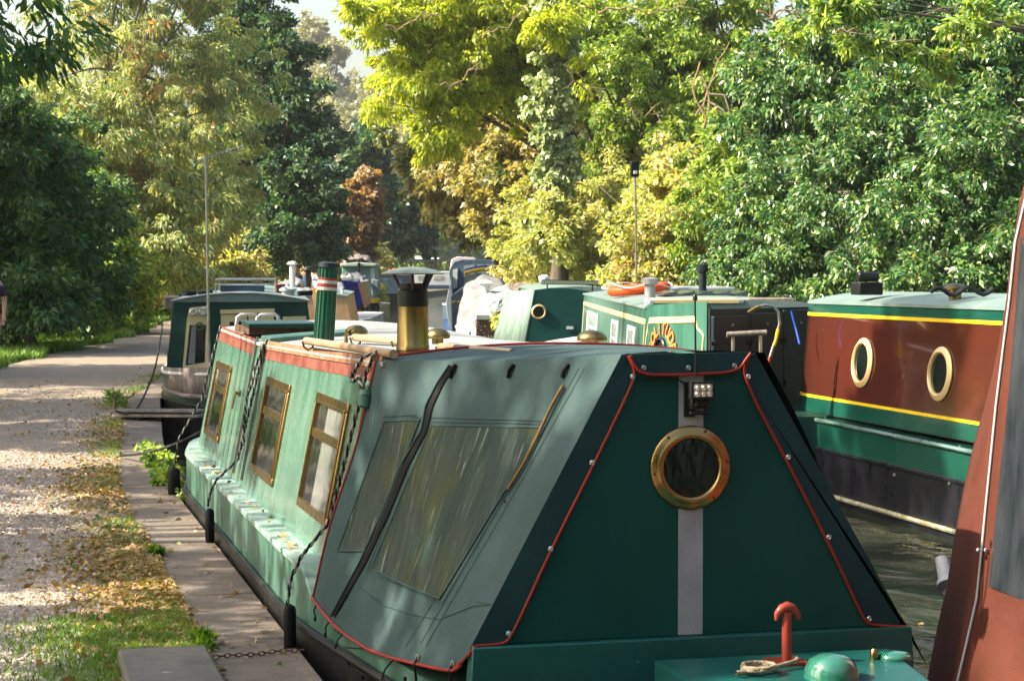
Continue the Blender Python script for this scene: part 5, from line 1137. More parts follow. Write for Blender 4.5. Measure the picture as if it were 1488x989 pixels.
def line4(pts,name='pale_lining',r=.011):
    out=[]
    for (u0,z0),(u1,z1) in zip(pts,pts[1:]): out+=[np_(lerp(u0,u1,k/6),lerp(z0,z1,k/6),.002) for k in range(6)]
    out.append(np_(*pts[-1],.002)); mb=MB(); mb.tube(out,r,6); mb.build(name,m_pinstripe,SOL,smooth=60)
line4([(.04,.4),(.05,.95),(.10,1.12),(.88,1.12),(.90,1.06),(.97,1.0),(.90,.4)],r=.010)
mb=MB(); 
mb.loft([[np_(u,1.11,-.002),np_(u,1.11,.004),np_(u,1.17,.004),np_(u,1.17,-.002)] for u in [.10+.78*k/10 for k in range(11)]]); mb.build('pale_band',m_pinstripe,SOL,smooth=40)
# side band + windows
def sideq(y0,y1,z0,z1,off,mt,name,par=SOL):
    def S(y,z,o): return f4(-.06*(1-(z-.34)/(zt4-.34))-o,y,z)
    mb=MB(); mb.hexa([S(y0,z0,-.01),S(y1,z0,-.01),S(y1,z1,-.01),S(y0,z1,-.01),S(y0,z0,off),S(y1,z0,off),S(y1,z1,off),S(y0,z1,off)]); return mb.build(name,mt,par)
sideq(.05,10.7,1.10,1.155,.004,m_pinstripe,'pale_band'); sideq(.10,.14,.4,1.09,.004,m_pinstripe,'pale_lining'); sideq(10.6,10.68,.4,1.09,.004,m_pinstripe,'pale_lining')
for x0,x1 in ((911,922),(888,897.5),(853,868)):
    ya=f4.x_at(x1,470,-.03)[1]; yb=f4.x_at(x0,470,-.03)[1]; w=sideq(ya,yb,.55,1.04,.012,m_winwhite,'window'); e=(yb-ya)*.16; sideq(ya+e,yb-e,.60,.82,.016,m_mist,'pane',w); sideq(ya+e,yb-e,.85,1.0,.016,m_mist,'pane',w)
# porthole
c=np_(.40,.87,.004); nW=(f4.a*yR-f4.d*xR).normalized(); ringport(c,nW,.12,m_blackpaint,SOL)
# lettering
def letter(ch,size):
    cu=bpy.data.curves.new('t','FONT'); cu.body=ch; cu.size=size; cu.extrude=.003; cu.align_x='CENTER'; cu.offset=.001; ob=bpy.data.objects.new('t',cu); COL.objects.link(ob)
    dg=bpy.context.evaluated_depsgraph_get(); me=bpy.data.meshes.new_from_object(ob.evaluated_get(dg)); v=[x.co.copy() for x in me.vertices]; f=[tuple(p.vertices) for p in me.polygons]
    bpy.data.objects.remove(ob); bpy.data.curves.remove(cu); bpy.data.meshes.remove(me); return v,f
WORD='SOLITUDE'; mb=MB()
plen=math.hypot(xR,yR)
for k,chh in enumerate(WORD):
    v,f=letter(chh,.175); ang=R_(78-156*k/7); cx=-.215*math.sin(ang); cz=.16*math.cos(ang)
    for lay,(dx,dz,dy,mi) in enumerate(((.007,-.007,.0,1),(0,0,.005,0))):
        vs=[]
        for q in v:
            X=q.x*.85; Z=q.y; xr=X*math.cos(ang)-Z*math.sin(ang)+cx+dx; zr=X*math.sin(ang)+Z*math.cos(ang)+cz+dz
            u=.40+xr/plen; p=np_(max(0,min(1,u)),.85+zr,.006+dy+q.z); vs.append(p)
        mb.add(vs,f,mi)
mb.build('name_lettering',[M('letter_gold',(.50,.27,.06),.4),M('lettering_shadow_red',(.30,.03,.05),.5)],SOL,smooth=0,fix=False)
# dark rear doors
x0=xR+.02; _c=f4.loc(P(1180,450,19.4)); wd_=_c[0]; fdoor=Frame(*(f4(xR,yR,0).xy),f4.h-math.atan2(_c[1]-yR,_c[0]-xR)); f4s=f4; wd_=math.hypot(_c[0]-xR,_c[1]-yR); x0=.01; f4=fdoor
edges=[x0,lerp(x0,wd_,.34),lerp(x0,wd_,.66),wd_]
for i in range(3):
    zt=1.215+.02*i; mb=MB(); mb.box(edges[i]+.006,edges[i+1]-.006,-.07,-.03,.2,zt,fr=f4); d_=mb.build('rear_door',m_navydoor,SOL,bevel=.006)
    for zz in (.55,.95): mb=MB(); mb.box(edges[i]-.05,edges[i]+.06,-.085,-.071,zz,zz+.035,fr=f4); mb.tube([f4(edges[i],-.09,zz-.015),f4(edges[i],-.09,zz+.05)],.012,8); mb.build('hinge',m_blackpaint,d_)
    mb=MB(); mb.lathe([(.012,0),(.01,.01),(0,.012)],f4((edges[i]+edges[i+1])/2,-.07,1.13),-f4.d,10); mb.build('door_knob',m_steel,d_)
mb=MB(); mb.box(edges[0]-.0,wd_,-.03,.02,.2,1.28,fr=f4); mb.build('rear_bulkhead',m_navydoor,SOL); f4=f4s
# roof hatch frame near the edge, solar slats, vent stubs
mb=MB(); mb.box(.02,.95,-.03,.55,zt4+.03,zt4+.075,fr=f4); hf=mb.build('hatch_frame',m_silver,SOL,bevel=.01); mb=MB(); mb.box(.08,.90,-.035,-.031,zt4+.038,zt4+.068,fr=f4); mb.box(.08,.9,.05,.5,zt4+.076,zt4+.082,fr=f4); mb.build('hatch_panel',m_pinstripe,hf)
mb=MB(); mb.box(1.0,1.45,.0,.5,zt4+.04,zt4+.085,fr=f4); mb.build('slide_board',m_greywood,SOL,bevel=.01)
for i in range(5):
    mb=MB(); mb.hexa([f4(.45+.2*i,3.0,zt4+.07),f4(.61+.2*i,3.0,zt4+.075),f4(.61+.2*i,4.3,zt4+.075),f4(.45+.2*i,4.3,zt4+.07),f4(.45+.2*i,3.0,zt4+.09),f4(.61+.2*i,3.0,zt4+.12),f4(.61+.2*i,4.3,zt4+.12),f4(.45+.2*i,4.3,zt4+.09)]); mb.build('solar_slat',[m_solar],SOL)
q=f4(.12,1.0,zt4+.02); 
mb=MB(); mb.lathe([(.075,-.01),(.075,.02),(.058,.03),(.055,.19),(.085,.195),(.088,.25),(.05,.262),(0,.265)],q,(0,0,1),24); mb.build('grey_flue',m_silver,SOL,smooth=40)
q=P(1021,424,23.5); mb=MB(); mb.lathe([(.05,-.12),(.045,.0),(.042,.24),(.06,.25),(.062,.33),(.05,.34),(0,.345)],(q.x,q.y,1.36),(0,0,1),20)
for k in range(8): t=k*math.pi/4; mb.box(q.x+.058*math.cos(t)-.006,q.x+.058*math.cos(t)+.006,q.y+.058*math.sin(t)-.006,q.y+.058*math.sin(t)+.006,1.62,1.70)
mb.build('dark_flue',m_bridge,SOL,smooth=40)
q=P(1005,424,28)
# router mast
q=P(925,420,26); root=thing('pole_aerial','thin pole with a square black panel aerial on top','aerial',(q.x,q.y,1.33)); mb=MB(); mb.tube([(q.x,q.y,1.33),P(923,250,26)],.014,8); mb.build('pole',m_steel,root); p=P(922,246,26); mb=MB(); mb.box(p.x-.055,p.x+.055,p.y-.03,p.y+.03,p.z-.10,p.z+.10); mb.build('panel_aerial',m_blackpaint,root,bevel=.008); mb=MB(); mb.box(p.x-.022,p.x+.022,p.y-.05,p.y-.031,p.z-.06,p.z-.02); mb.build('bracket',m_white,root)
# lifebuoy on the roof
q=f4(.36,5.2,zt4+.12); root=thing('lifebuoy','orange lifebuoy lying on the roof of the boat named SOLITUDE','lifebuoy',tuple(q)); mb=MB()
mb.tube([q+f4.a*(.33*math.cos(t))+f4.d*(.9*.33*math.sin(t))+Vector((0,0,.03*math.cos(t))) for t in [2*math.pi*j/28 for j in range(29)]],.062,12,cap=False); mb.build('ring',m_orange,root,smooth=60)
mb=MB(); mb.tube([q+f4.a*(.41*math.cos(t))+f4.d*(.38*math.sin(t))+Vector((0,0,.05+.03*math.sin(4*t))) for t in [2*math.pi*j/28 for j in range(29)]],.008,6,cap=False); mb.build('grab_line',m_plastic,root)
mb=MB(); mb.box(.1,1.75,6.6,8.4,zt4+.075,zt4+.13,fr=f4); tag(mb.build('folded_cover',m_tarpg,bevel=.02),'folded grey green cover on the roof behind the orange lifebuoy','cover')
# tiller and seat rail on rear deck of SOLITUDE
mb=MB(); D_=17.6
tp=[(1087,454),(1100,446),(1112,443),(1124,445),(1131,453),(1133,470),(1128,490),(1120,515),(1113,545),(1106,580),(1102,610)]
mb.tube([P(x,y,D_) for x,y in tp],.014,10); ti=mb.build('tiller',m_steel,SOL,smooth=60)
for seg,mt,nm in ((((1087,454),(1097,448),(1105,444.5)),m_brassold,'tiller_grip'),(((1131,478),(1128,492),(1124.5,502)),m_yellow,'yellow_band'),(((1119,518),(1113,545),(1108,570)),m_red,'red_band')):
    mb=MB(); mb.tube([P(x,y,D_) for x,y in seg],.0165,10); mb.build(nm,mt,ti,smooth=60)
mb=MB(); mb.tube([P(1056,486,D_),P(1114,483,D_)],.026,10); tr_=mb.build('stern_rail',m_greywood,SOL,smooth=40)
for x in (1065,1105): mb=MB(); mb.tube([P(x,486,D_),P(x+1,600,D_)],.016,8); mb.build('rail_leg',m_steel,tr_)
plain([P(1150,452,18.2),P(1156,475,18.2),P(1162,500,18.1)],.01,'blue_rope',M('blue_rope',(.02,.08,.45),.6),'thin bright blue rope behind the maroon cabin','rope')

# ================================================================ BOAT 5: green cratch with porthole
f5=Frame(*(P(778,440,38).xy),R_(13)); GR=thing('narrowboat','green narrowboat with a dark board, small porthole and pale sage side cover','narrowboat',tuple(f5(1,1,WZ)),-f5.h)
f5c=Frame(*(f5(.85,0,0).xy),f5.h)
hullb(f5c,GR,[(-2.6,.06),(-2.1,.45),(-1.2,.78),(0,.98),(1.5,1.05),(14,1.05),(14.5,.5)],.28,m_black,m_b2,.0,sheer=[(-2.7,.42),(-1.2,.24),(0,.18),(1,.2),(15,.25)],deck=m_silver)
mb=MB(); mb.extr([f5(*f5.y_at(x,y,0)) for x,y in ((763,503),(850,505),(862,505),(862,424),(830,419),(800,418),(778,421))],f5.d*.04); mb.build('cratch_board',m_panel,GR)
mb=MB(); a,b,c,d=[f5(*f5.y_at(x,y,.0)) for x,y in ((778,421),(763,503))]+[P(717,498,39.6),P(738,424,39.8)]; mb.grid([[a,b],[a.lerp(d,.33),b.lerp(c,.33)],[a.lerp(d,.66),b.lerp(c,.66)],[d,c]]); mb.build('side_cover',m_palegreen,GR,smooth=60,solid=.03,fix=False)
mb=MB(); mb.tube([a.lerp(d,.45),b.lerp(c,.3)],.012,5); mb.build('cover_seam',m_tancord,GR)
ringport(f5(*f5.y_at(783,453,-.01)),-f5.d,.145,m_gold,GR)
mb=MB(); cc_=[f5(*f5.y_at(x,y,-.01)) for x,y in ((823,474),(833,474),(833,478),(823,478))]; mb.extr(cc_,-f5.d*.01); mb.build('name_plate',m_winwhite,GR)
cabinb(f5c,GR,.06,12,.95,.82,.28,1.22,.09,m_solgreen,m_greyroof)
# foredeck silver flare, painted bow boards
for s,px in ((-1,None),(1,None)):
    mb=MB(); mb.grid([[f5c(s*.98,0,.02),f5c(s*1.0,0,.22)],[f5c(s*.80,-1.2,.02),f5c(s*.84,-1.2,.28)],[f5c(s*.47,-2.1,.02),f5c(s*.50,-2.1,.38)],[f5c(s*.03,-2.66,.05),f5c(s*.03,-2.7,.47)]]); mb.build('bow_board',m_silver,GR,smooth=60,solid=.02)
# light bar and dome
a=P(787,409.5,37.5); b=P(869,411,37.5); mb=MB(); d=(b-a); up_=Vector((0,0,.045)); ax=Vector((0,.03,0)); mb.hexa([a-up_-ax,b-up_-ax,b-up_+ax,a-up_+ax,a+up_-ax,b+up_-ax,b+up_+ax,a+up_+ax]); lb=mb.build('light_bar',m_blackpaint,GR)
for k in range(26):
    c=a.lerp(b,(k+.5)/26)-Vector((0,.032,0)); mb=MB(); mb.box(c.x-.016,c.x+.016,c.y-.004,c.y,c.z-.032,c.z+.032); mb.build('light_cell',m_lens,lb)
for t in (.1,.9): c=a.lerp(b,t); mb=MB(); mb.tube([c,c+Vector((0,0,-.16))],.014,6); mb.build('light_bar_leg',m_blackpaint,lb)
c=P(791,402,38.2); mb=MB(); mb.lathe([(.09,-.10),(.11,-.02),(.10,.01),(.05,.035),(0,.04)],c,(0,0,1),18); mb.build('aerial_dome',m_plastic,GR,smooth=50)

# ================================================================ BOAT 6: right, white/grey tarpaulins (D~47)
f6=Frame(*(P(722,440,49).xy),R_(14)); WT=thing('narrowboat','narrowboat draped in crumpled white and grey tarpaulins behind the sage side cover','narrowboat',tuple(f6(0,0,WZ)),-f6.h)
hullb(f6,WT,[(-1.6,.2),(-1,.7),(0,.95),(1,1.03),(12,1.03),(12.5,.4)],.2,m_black,m_white,-.05,deck=m_white)
def sheet(name,rows_px,mt,root,th=.02,wr=.03,seed=0,sub=5):
    r_=random.Random(seed); base_=[[P(x,y,D) for x,y,D in r] for r in rows_px]; nr=len(base_)-1; nc=len(base_[0])-1; out=[]
    for i in range(nr*sub+1):
        u=i/sub; iu=min(nr-1,int(u)); fu=u-iu; row=[]
        for j in range(nc*sub+1):
            v=j/sub; iv=min(nc-1,int(v)); fv=v-iv
            q=base_[iu][iv].lerp(base_[iu+1][iv],fu).lerp(base_[iu][iv+1].lerp(base_[iu+1][iv+1],fu),fv)
            row.append(q+Vector((math.sin(i*1.3+seed),math.cos(j*1.7+i*.6),math.sin(j*.9+i*1.9)))*wr*.6+Vector((r_.uniform(-1,1),r_.uniform(-1,1),r_.uniform(-1,1)))*wr*.4)
        out.append(row)
    mb=MB(); mb.grid(out); return mb.build(name,mt,root,smooth=50,solid=th,fix=False)
sheet('white_tarpaulin',[[(668,445,50),(676,412,51),(700,400,52),(728,404,52)],[(664,478,49),(690,440,49.5),(706,420,50),(740,424,50)],[(668,500,48.5),(692,492,48.3),(712,474,48),(735,466,48)]],m_tarpw,WT,.02,.035,1,4)
sheet('grey_tarpaulin',[[(693,443,48.2),(700,428,48.6),(735,414,50),(775,421,50)],[(700,452,47),(720,436,47.2),(742,425,47.6),(760,430,48)],[(688,470,46.8),(716,458,46.6),(726,446,46.8),(745,440,47)]],m_tarpg,WT,.02,.04,2)
mb=MB(); q=P(706,430,48.5); mb.lathe([(.10,-.55),(.08,.0),(.06,.06),(.14,.30),(.20,.31),(.13,.37),(0,.39)],(q.x,q.y,q.z),(0,0,1),20); mb.build('white_flue',m_white,WT,smooth=40)
mb=MB(); q=P(715,470,47.6); mb.box(-.3,.9,.3,1.2,.2,1.0,fr=f6); mb.build('rear_locker',m_mblue,WT)
sheet('white_hull_flare',[[(664,478,48.5),(680,480,48),(700,484,47.6)],[(664,500,48.5),(680,506,48),(700,508,47.6)],[(668,520,48.5),(682,524,48),(702,528,47.6)]],m_white,WT,.02,.01,3)
q=P(708,500,46.6); fq=Frame(q.x,q.y,R_(10))
clutter('wooden_planter','speckled brown box standing on the stern of the tarpaulin draped boat','planter',fq,.10,0,-.02,.72,.5,.60,M('speckled_brown',(.06,.035,.025),.7,speck=((.5,.42,.3),22,.60)),m_silver)
root=thing('gas_bottle','small blue gas bottle left of the speckled brown box','gas bottle',tuple(P(683,508,46.5))); q=P(683,508,46.5); mb=MB(); mb.lathe([(.10,-.05),(.11,0),(.11,.28),(.08,.34),(.03,.36),(.03,.42),(0,.43)],q,(0,0,1),18); mb.build('bottle',m_mblue,root,smooth=40)
q=P(731,500,46.0); root=thing('green_stake','thin green stake with a yellow leaved plant by the sage cover','stake',tuple(q)); mb=MB(); mb.tube([q,P(731,445,46)],.035,8); mb.build('stake',M('stake_green',(.02,.25,.10),.5),root)
c,d,cc,rs=foliage([el(725,463,46,.22,.16,.2)],14,.12,18,.12,.3,.3,97); me=leafmesh('leaves',c-np.array(q),d,.13,.25,rs); me.materials.append(f_hedge); o=bpy.data.objects.new('leaves',me); COL.objects.link(o); o.parent=root
# clutter of ropes on roof
sheet('roof_debris',[[(735,418,49),(750,413,49.5),(775,415,49)],[(738,424,48.6),(755,422,48.6),(778,421,48.6)]],m_greywood,WT,.05,.06,7)

# ================================================================ BOAT 7: right, navy canopy cruiser (D~66)
f7=Frame(*(P(688,440,68).xy),R_(15)); CR=thing('cabin_cruiser','cabin cruiser with navy canvas hood, clear windows and yellow trimmed windscreen','boat',tuple(f7(0,0,WZ)),-f7.h)
hullb(f7,CR,[(-1.5,.7),(-.8,.95),(0,1.05),(6,1.05),(8,.1)],.45,m_mblue,m_navy,-.05,deck=m_white)
def prismpx(name,poly,D,th,mt,root,bevel=.02,f=None):
    mb=MB(); mb.extr([P(x,y,D) for x,y in poly],Vector((math.sin(TH),math.cos(TH),0))*th); return mb.build(name,mt,root,bevel=bevel)
hood=prismpx('canvas_hood',[(652,470),(653,392),(660,380),(672,377),(716,377),(722,384),(724,430),(700,470)],66.5,2.6,m_navy,CR)
prismpx('hood_window',[(674,386),(690,384),(690,398),(674,402)],66.45,.05,m_mist,hood,0); prismpx('hood_window',[(693,384),(716,384),(716,398),(693,399)],66.45,.05,m_mist,hood,0)
prismpx('side_window',[(658,392),(665,390),(664,418),(658,420)],66.45,.05,m_winwhite,hood,0)
prismpx('cabin_top',[(653,392),(656,377),(664,373),(690,374),(692,379),(668,380),(660,385)],67,2.4,M('pinkish_white_grp',(.62,.52,.54),.4),CR)
mb=MB(); pts=[(675,397),(690,393),(705,391),(720,393),(729,398)]; mb.tube([P(x,y,64) for x,y in pts],.065,8); mb.build('yellow_rail',m_yellow,CR,smooth=50)
mb=MB(); mb.tube([P(x,y-3,64.3) for x,y in pts],.07,8); mb.build('blue_roll',M('roll_blue',(.03,.06,.35),.6),CR,smooth=50)
prismpx('windscreen',[(676,400),(700,396),(702,408),(690,412),(674,414)],64.2,.08,m_mist,CR,0)
prismpx('fore_cover',[(655,430),(676,414),(702,408),(724,410),(722,440),(690,440),(675,480),(657,482)],64.8,1.5,m_navy,CR)
for x in (665,672): prismpx('yellow_trim',[(x-8,438),(x-4,436),(x-4,438.5),(x-8,440)],64.7,.06,m_yellow,CR,0)
prismpx('canvas_skirt',[(648,440),(656,400),(658,430),(660,482),(655,478),(650,460)],65.8,1.2,m_tarpg,CR)
for x,mt in ((707,m_blackpaint),(721,m_red)):
    q=P(x,392,69); root=CR; mb=MB(); mb.lathe([(.12,-.3),(.12,.35),(.2,.36),(.2,.5),(.08,.56),(0,.57)],q,(0,0,1),14); ch=mb.build('stove_pipe',m_blackpaint,CR,smooth=40)
    if mt is m_red: mb=MB(); mb.lathe([(.13,.02),(.13,.28)],q,(0,0,1),14); mb.build('red_collar',m_red,ch)

# ================================================================ left far boats
f8=Frame(*(P(452,440,46).xy),R_(11)); TB=thing('narrowboat','boat with tan plywood boards and a grey tarpaulin behind the dark green boat','narrowboat',tuple(f8(0,0,WZ)),-f8.h)
hullb(f8,TB,[(-1.4,.2),(-.7,.8),(0,1.0),(10,1.03),(11,.3)],.2,m_black,None,0,deck=m_silver)
cabinb(f8,TB,.4,9,.95,.8,.2,1.02,.08,m_tanboard,m_greyroof)
prismpx('tan_board',[(436,425),(461,417),(470,480),(466,480),(452,425),(440,428)],45,.1,m_tanboard,TB,.01)
prismpx('tan_side_board',[(461,417),(466,424),(473,470),(466,476)],45,.5,m_tanboard,TB,.01)
sheet('grey_tarpaulin',[[(455,409,49),(468,400,50),(480,408,50),(500,412,50)],[(458,425,47),(470,415,47.5),(486,420,48),(500,424,48)],[(466,450,46.5),(474,440,46.5),(484,455,47),(494,462,47)]],m_tarpg,TB,.02,.04,11)
sheet('white_tarpaulin',[[(402,417,50),(415,408,50.5),(432,404,51),(440,410,51)],[(404,424,49),(420,419,49),(436,414,49),(446,418,49)]],m_tarpw,TB,.03,.05,12)
sheet('lilac_cover',[[(420,420,48),(440,419,48),(450,420,48)],[(424,428,47),(440,428,47),(448,430,47)]],m_tarpg,TB,.03,.03,13)
for px,mt,h in ((425,m_plastic,.55),(448,m_blackpaint,.42)):
    q=P(px,410,49); mb=MB(); mb.lathe([(.07,-.2),(.07,h-.12),(.14,h-.11),(.10,h-.05),(0,h-.03)],q,(0,0,1),14); mb.build('stove_pipe',mt,TB,smooth=40)
mb=MB(); mb.lathe([(.05,0),(.05,.05),(0,.07)],P(462,424,44.9),(0,0,1),10); mb.build('yellow_knob',m_yellow,TB)
f9=Frame(*(P(488,440,57).xy),R_(13)); SG=thing('narrowboat','silver grey boat with a slotted metal cover left of the blue sheeted boat','narrowboat',tuple(f9(0,0,WZ)),-f9.h)
hullb(f9,SG,[(-1.5,.2),(-.7,.7),(0,.95),(9,1.0),(10,.3)],.2,m_silver,None,0,deck=m_silver)
mb=MB(); pts=[(493,426),(500,422),(507,455),(495,458)]; prismpx('slotted_cover',[(492,428),(500,421),(508,455),(490,460)],54,1.2,m_silver,SG)
for i in range(4):
    prismpx('cover_slot',[(494.5+i*3,452-1*i),(496+i*3,451.5-i),(496+i*3,454-i),(494.5+i*3,454.5-i)],53.97,.02,m_white,SG,0)
prismpx('bow_box',[(494,460),(513,456),(514,474),(500,482),(497,478)],53,1.0,m_silver,SG); prismpx('dark_gap',[(489,452),(498,470),(497,477),(490,470)],52.9,.2,m_navydoor,SG)
f10=Frame(*(P(521,440,75).xy),R_(15)); BL=thing('wheelhouse_boat','boat with royal blue sheeting, tan side board and pale teal wheelhouse','boat',tuple(f10(0,0,WZ)),-f10.h)
hullb(f10,BL,[(-2.0,.2),(-1.2,.5),(0,.66),(6,.75),(7,.3)],.25,m_darksteel,None,0,deck=m_silver)
prismpx('blue_sheet',[(496,407),(520,410),(528,440),(524,446),(507,442)],73,1.4,m_tarpb,BL)
prismpx('tan_side_board',[(519,412),(530,408),(538,442),(530,449),(528,444)],73,1.8,m_tanboard,BL)
prismpx('red_bow_band',[(508,449),(526,450),(527,453),(508,452)],72.6,1.2,m_red,BL); prismpx('white_bow_band',[(513,452),(524,453),(523,461),(514,461)],72.5,1.2,m_white,BL); prismpx('red_bow_foot',[(514,461),(524,461),(523,467),(515,467)],72.5,1.0,m_red,BL)
prismpx('bow_plate',[(523,452),(536,450),(538,466),(524,469)],72.7,1.4,m_mblue,BL)
wh=prismpx('wheelhouse',[(497,408),(497,386),(544,384),(546,408),(540,440),(530,440),(520,410)],78,2.0,m_teal,BL)
prismpx('wheelhouse_window',[(524,389),(530,389),(530,401),(523,401)],77.95,.05,m_mist,wh,0); prismpx('wheelhouse_window',[(538,390),(544,389),(545,410),(539,412)],77.95,.05,m_winwhite,wh,0)
prismpx('wheelhouse_roof',[(494,383.5),(518,381),(546,383),(546,386.5),(495,387)],77.8,2.4,M('pale_green_roof',(.42,.52,.44),.5),BL)
prismpx('dark_post',[(519,382),(523,381),(523,402),(520,402)],77.7,.1,m_rubber,BL)
sheet('grey_hood',[[(497,384,80),(502,374,81),(520,370,81),(534,372,81),(541,383,80)],[(497,386,79),(505,378,79),(520,376,79),(532,378,79),(541,386,79)]],m_greywood,BL,.03,.05,14)
sheet('crumpled_sheet',[[(497,400,77),(508,397,77),(520,399,77),(532,402,77)],[(497,408,76),(510,408,75.5),(522,412,75.5),(534,412,75.5)]],m_tarpw,BL,.03,.08,15)
# mop-like T handle
mb=MB(); mb.tube([P(510,418,72),P(521,418.5,72)],.03,6); mb.tube([P(515,419,72),P(515,442,72)],.02,6); mb.build('tee_handle',m_rust,BL)
# tyre fender
q=P(545,452,73); root=thing('tyre_fender','yellow and black fender at the side of the blue sheeted boat','fender',tuple(q)); mb=MB(); mb.lathe([(.13,-.5),(.17,-.4),(.17,.2),(.13,.3)],q,(0,0,1),16); mb.build('body',m_rubber,root,smooth=40)
for z0 in (.3,-.58): mb=MB(); mb.lathe([(.18,z0),(.2,z0+.02),(.2,z0+.14),(.18,z0+.16)],q,(0,0,1),16); mb.build('yellow_end',m_yellow,root)
prismpx('grey_cover',[(540,405),(549,408),(550,428),(542,430)],76,1.0,m_tarpg,BL)
# dark boat behind
f11=Frame(*(P(560,420,105).xy),R_(16)); DB=thing('narrowboat','dark boat with an orange cover seen behind the wheelhouse boat','narrowboat',tuple(f11(0,0,WZ)),-f11.h)
hullb(f11,DB,[(-1.5,.2),(0,.9),(10,1.0),(11,.3)],.35,m_navydoor,None,0,deck=m_navy)
cabinb(f11,DB,.3,9,.9,.8,.35,1.3,.08,m_navy,m_rust)
sheet('orange_cover',[[(556,392,104),(566,389,104),(576,391,104)],[(556,396,103),(566,395,103),(578,397,103)]],m_orange,DB,.03,.06,16)
# far crossing boats
def farboat(px0,px1,D,label,mt,wins,hd):
    a=P(px0,420,D); b=P(px1,420,D); L_=(b-a).length; fr=Frame(a.x,a.y,math.atan2(b.x-a.x,b.y-a.y)); root=thing('narrowboat',label,'narrowboat',tuple(fr(0,L_/2,WZ)),-fr.h,'narrowboats moored below the footbridge')
    hullb(fr,root,[(-1.5,.1),(0,.9),(L_-1,1.0),(L_,.3)],.3,m_navydoor,m_mblue,.1,n=12); cabinb(fr,root,.1,L_-.4,.9,.8,.3,1.35,.08,mt,m_silver)
    k=.5
    while k<L_-1.2:
        for s in (1,-1):
            mb=MB(); mb.box(.86 if s>0 else -.90,.90 if s>0 else -.86,k,k+.75,.75,1.1,fr=fr); w_=mb.build('window',m_cream,root); mb=MB(); mb.box(.895 if s>0 else -.91,.91 if s>0 else -.895,k+.06,k+.69,.79,1.06,fr=fr); mb.build('pane',m_mist,w_)
        k+=wins
farboat(598,700,164,'pale blue grey narrowboat moored across the canal under the footbridge',m_silver,1.3,0)
farboat(536,594,150,'dark blue narrowboat seen left of the chimney hat far down the canal',m_mblue,1.6,0)

# ---- footbridge
q=P(636,378,170); FB=thing('footbridge','steel footbridge with white lettered board crossing the far canal','footbridge',(q.x,q.y,q.z))
a=P(592,378,170); b=P(684,378,168)
fb=Frame(a.x,a.y,math.atan2(b.x-a.x,b.y-a.y)); L_=(b-a).length; z=a.z
mb=MB(); mb.box(-.6,.6,0,L_,z-.12,z+.06,fr=fb); mb.build('deck',m_bridge,FB)
for s in (-.6,.6):
    mb=MB(); mb.box(s-.03,s+.03,0,L_,z+1.10,z+1.16,fr=fb); mb.box(s-.02,s+.02,0,L_,z+.12,z+.15,fr=fb)
    n=int(L_/.2)
    for k in range(n+1): mb.box(s-.02,s+.02,k*L_/n-.022,k*L_/n+.022,z+.06,z+1.1,fr=fb)
    mb.build('railing',m_bridge,FB)
mb=MB(); mb.box(.62,.66,1.0,L_*.55,z+.10,z+.34,fr=fb); sb=mb.build('sign_board',m_white,FB)
for yy in (0.1,L_-.1):
    for s in (-.5,.5): mb=MB(); mb.box(s-.07,s+.07,yy-.07,yy+.07,-.5,z-.12,fr=fb); mb.build('bridge_post',m_bridge,FB)
st=MB(); 
for k in range(10): st.box(-.55,.55,-.28*(k+1),-.28*k,z-.24*(k+1)+.02,z-.24*(k+1)+.07,fr=fb)
st.build('stairs',m_bridge,FB)
for s in (-.6,.6):
    mb=MB(); mb.tube([fb(s,0,z+1.1),fb(s,-2.8,z-1.3)],.03,6)
    for k in range(14): y_=-.2*k; mb.tube([fb(s,y_,z-.17*k*1.0-.1),fb(s,y_,z+1.1-.171*k)],.014,4)
    mb.build('stair_rail',m_bridge,FB)
mb=MB(); mb.tube([P(577,395,165),P(576,350,165)],.05,6); tag(mb.build('bridge_pole',m_bridge),'thin dark pole beside the footbridge stairs','pole')

# ---- posts near people
q=P(460,405,78); root=thing('mast_post','slim pale post standing behind the people','post',(q.x,q.y,0)); mb=MB(); mb.tube([(q.x,q.y,0),P(460,372,78)],[.07,.05],8); mb.build('shaft',m_greywood,root); mb=MB(); p=P(460,372,78); mb.lathe([(.08,-.04),(.09,0),(.03,.06)],p,(0,0,1),10); mb.build('post_cap',m_greywood,root)

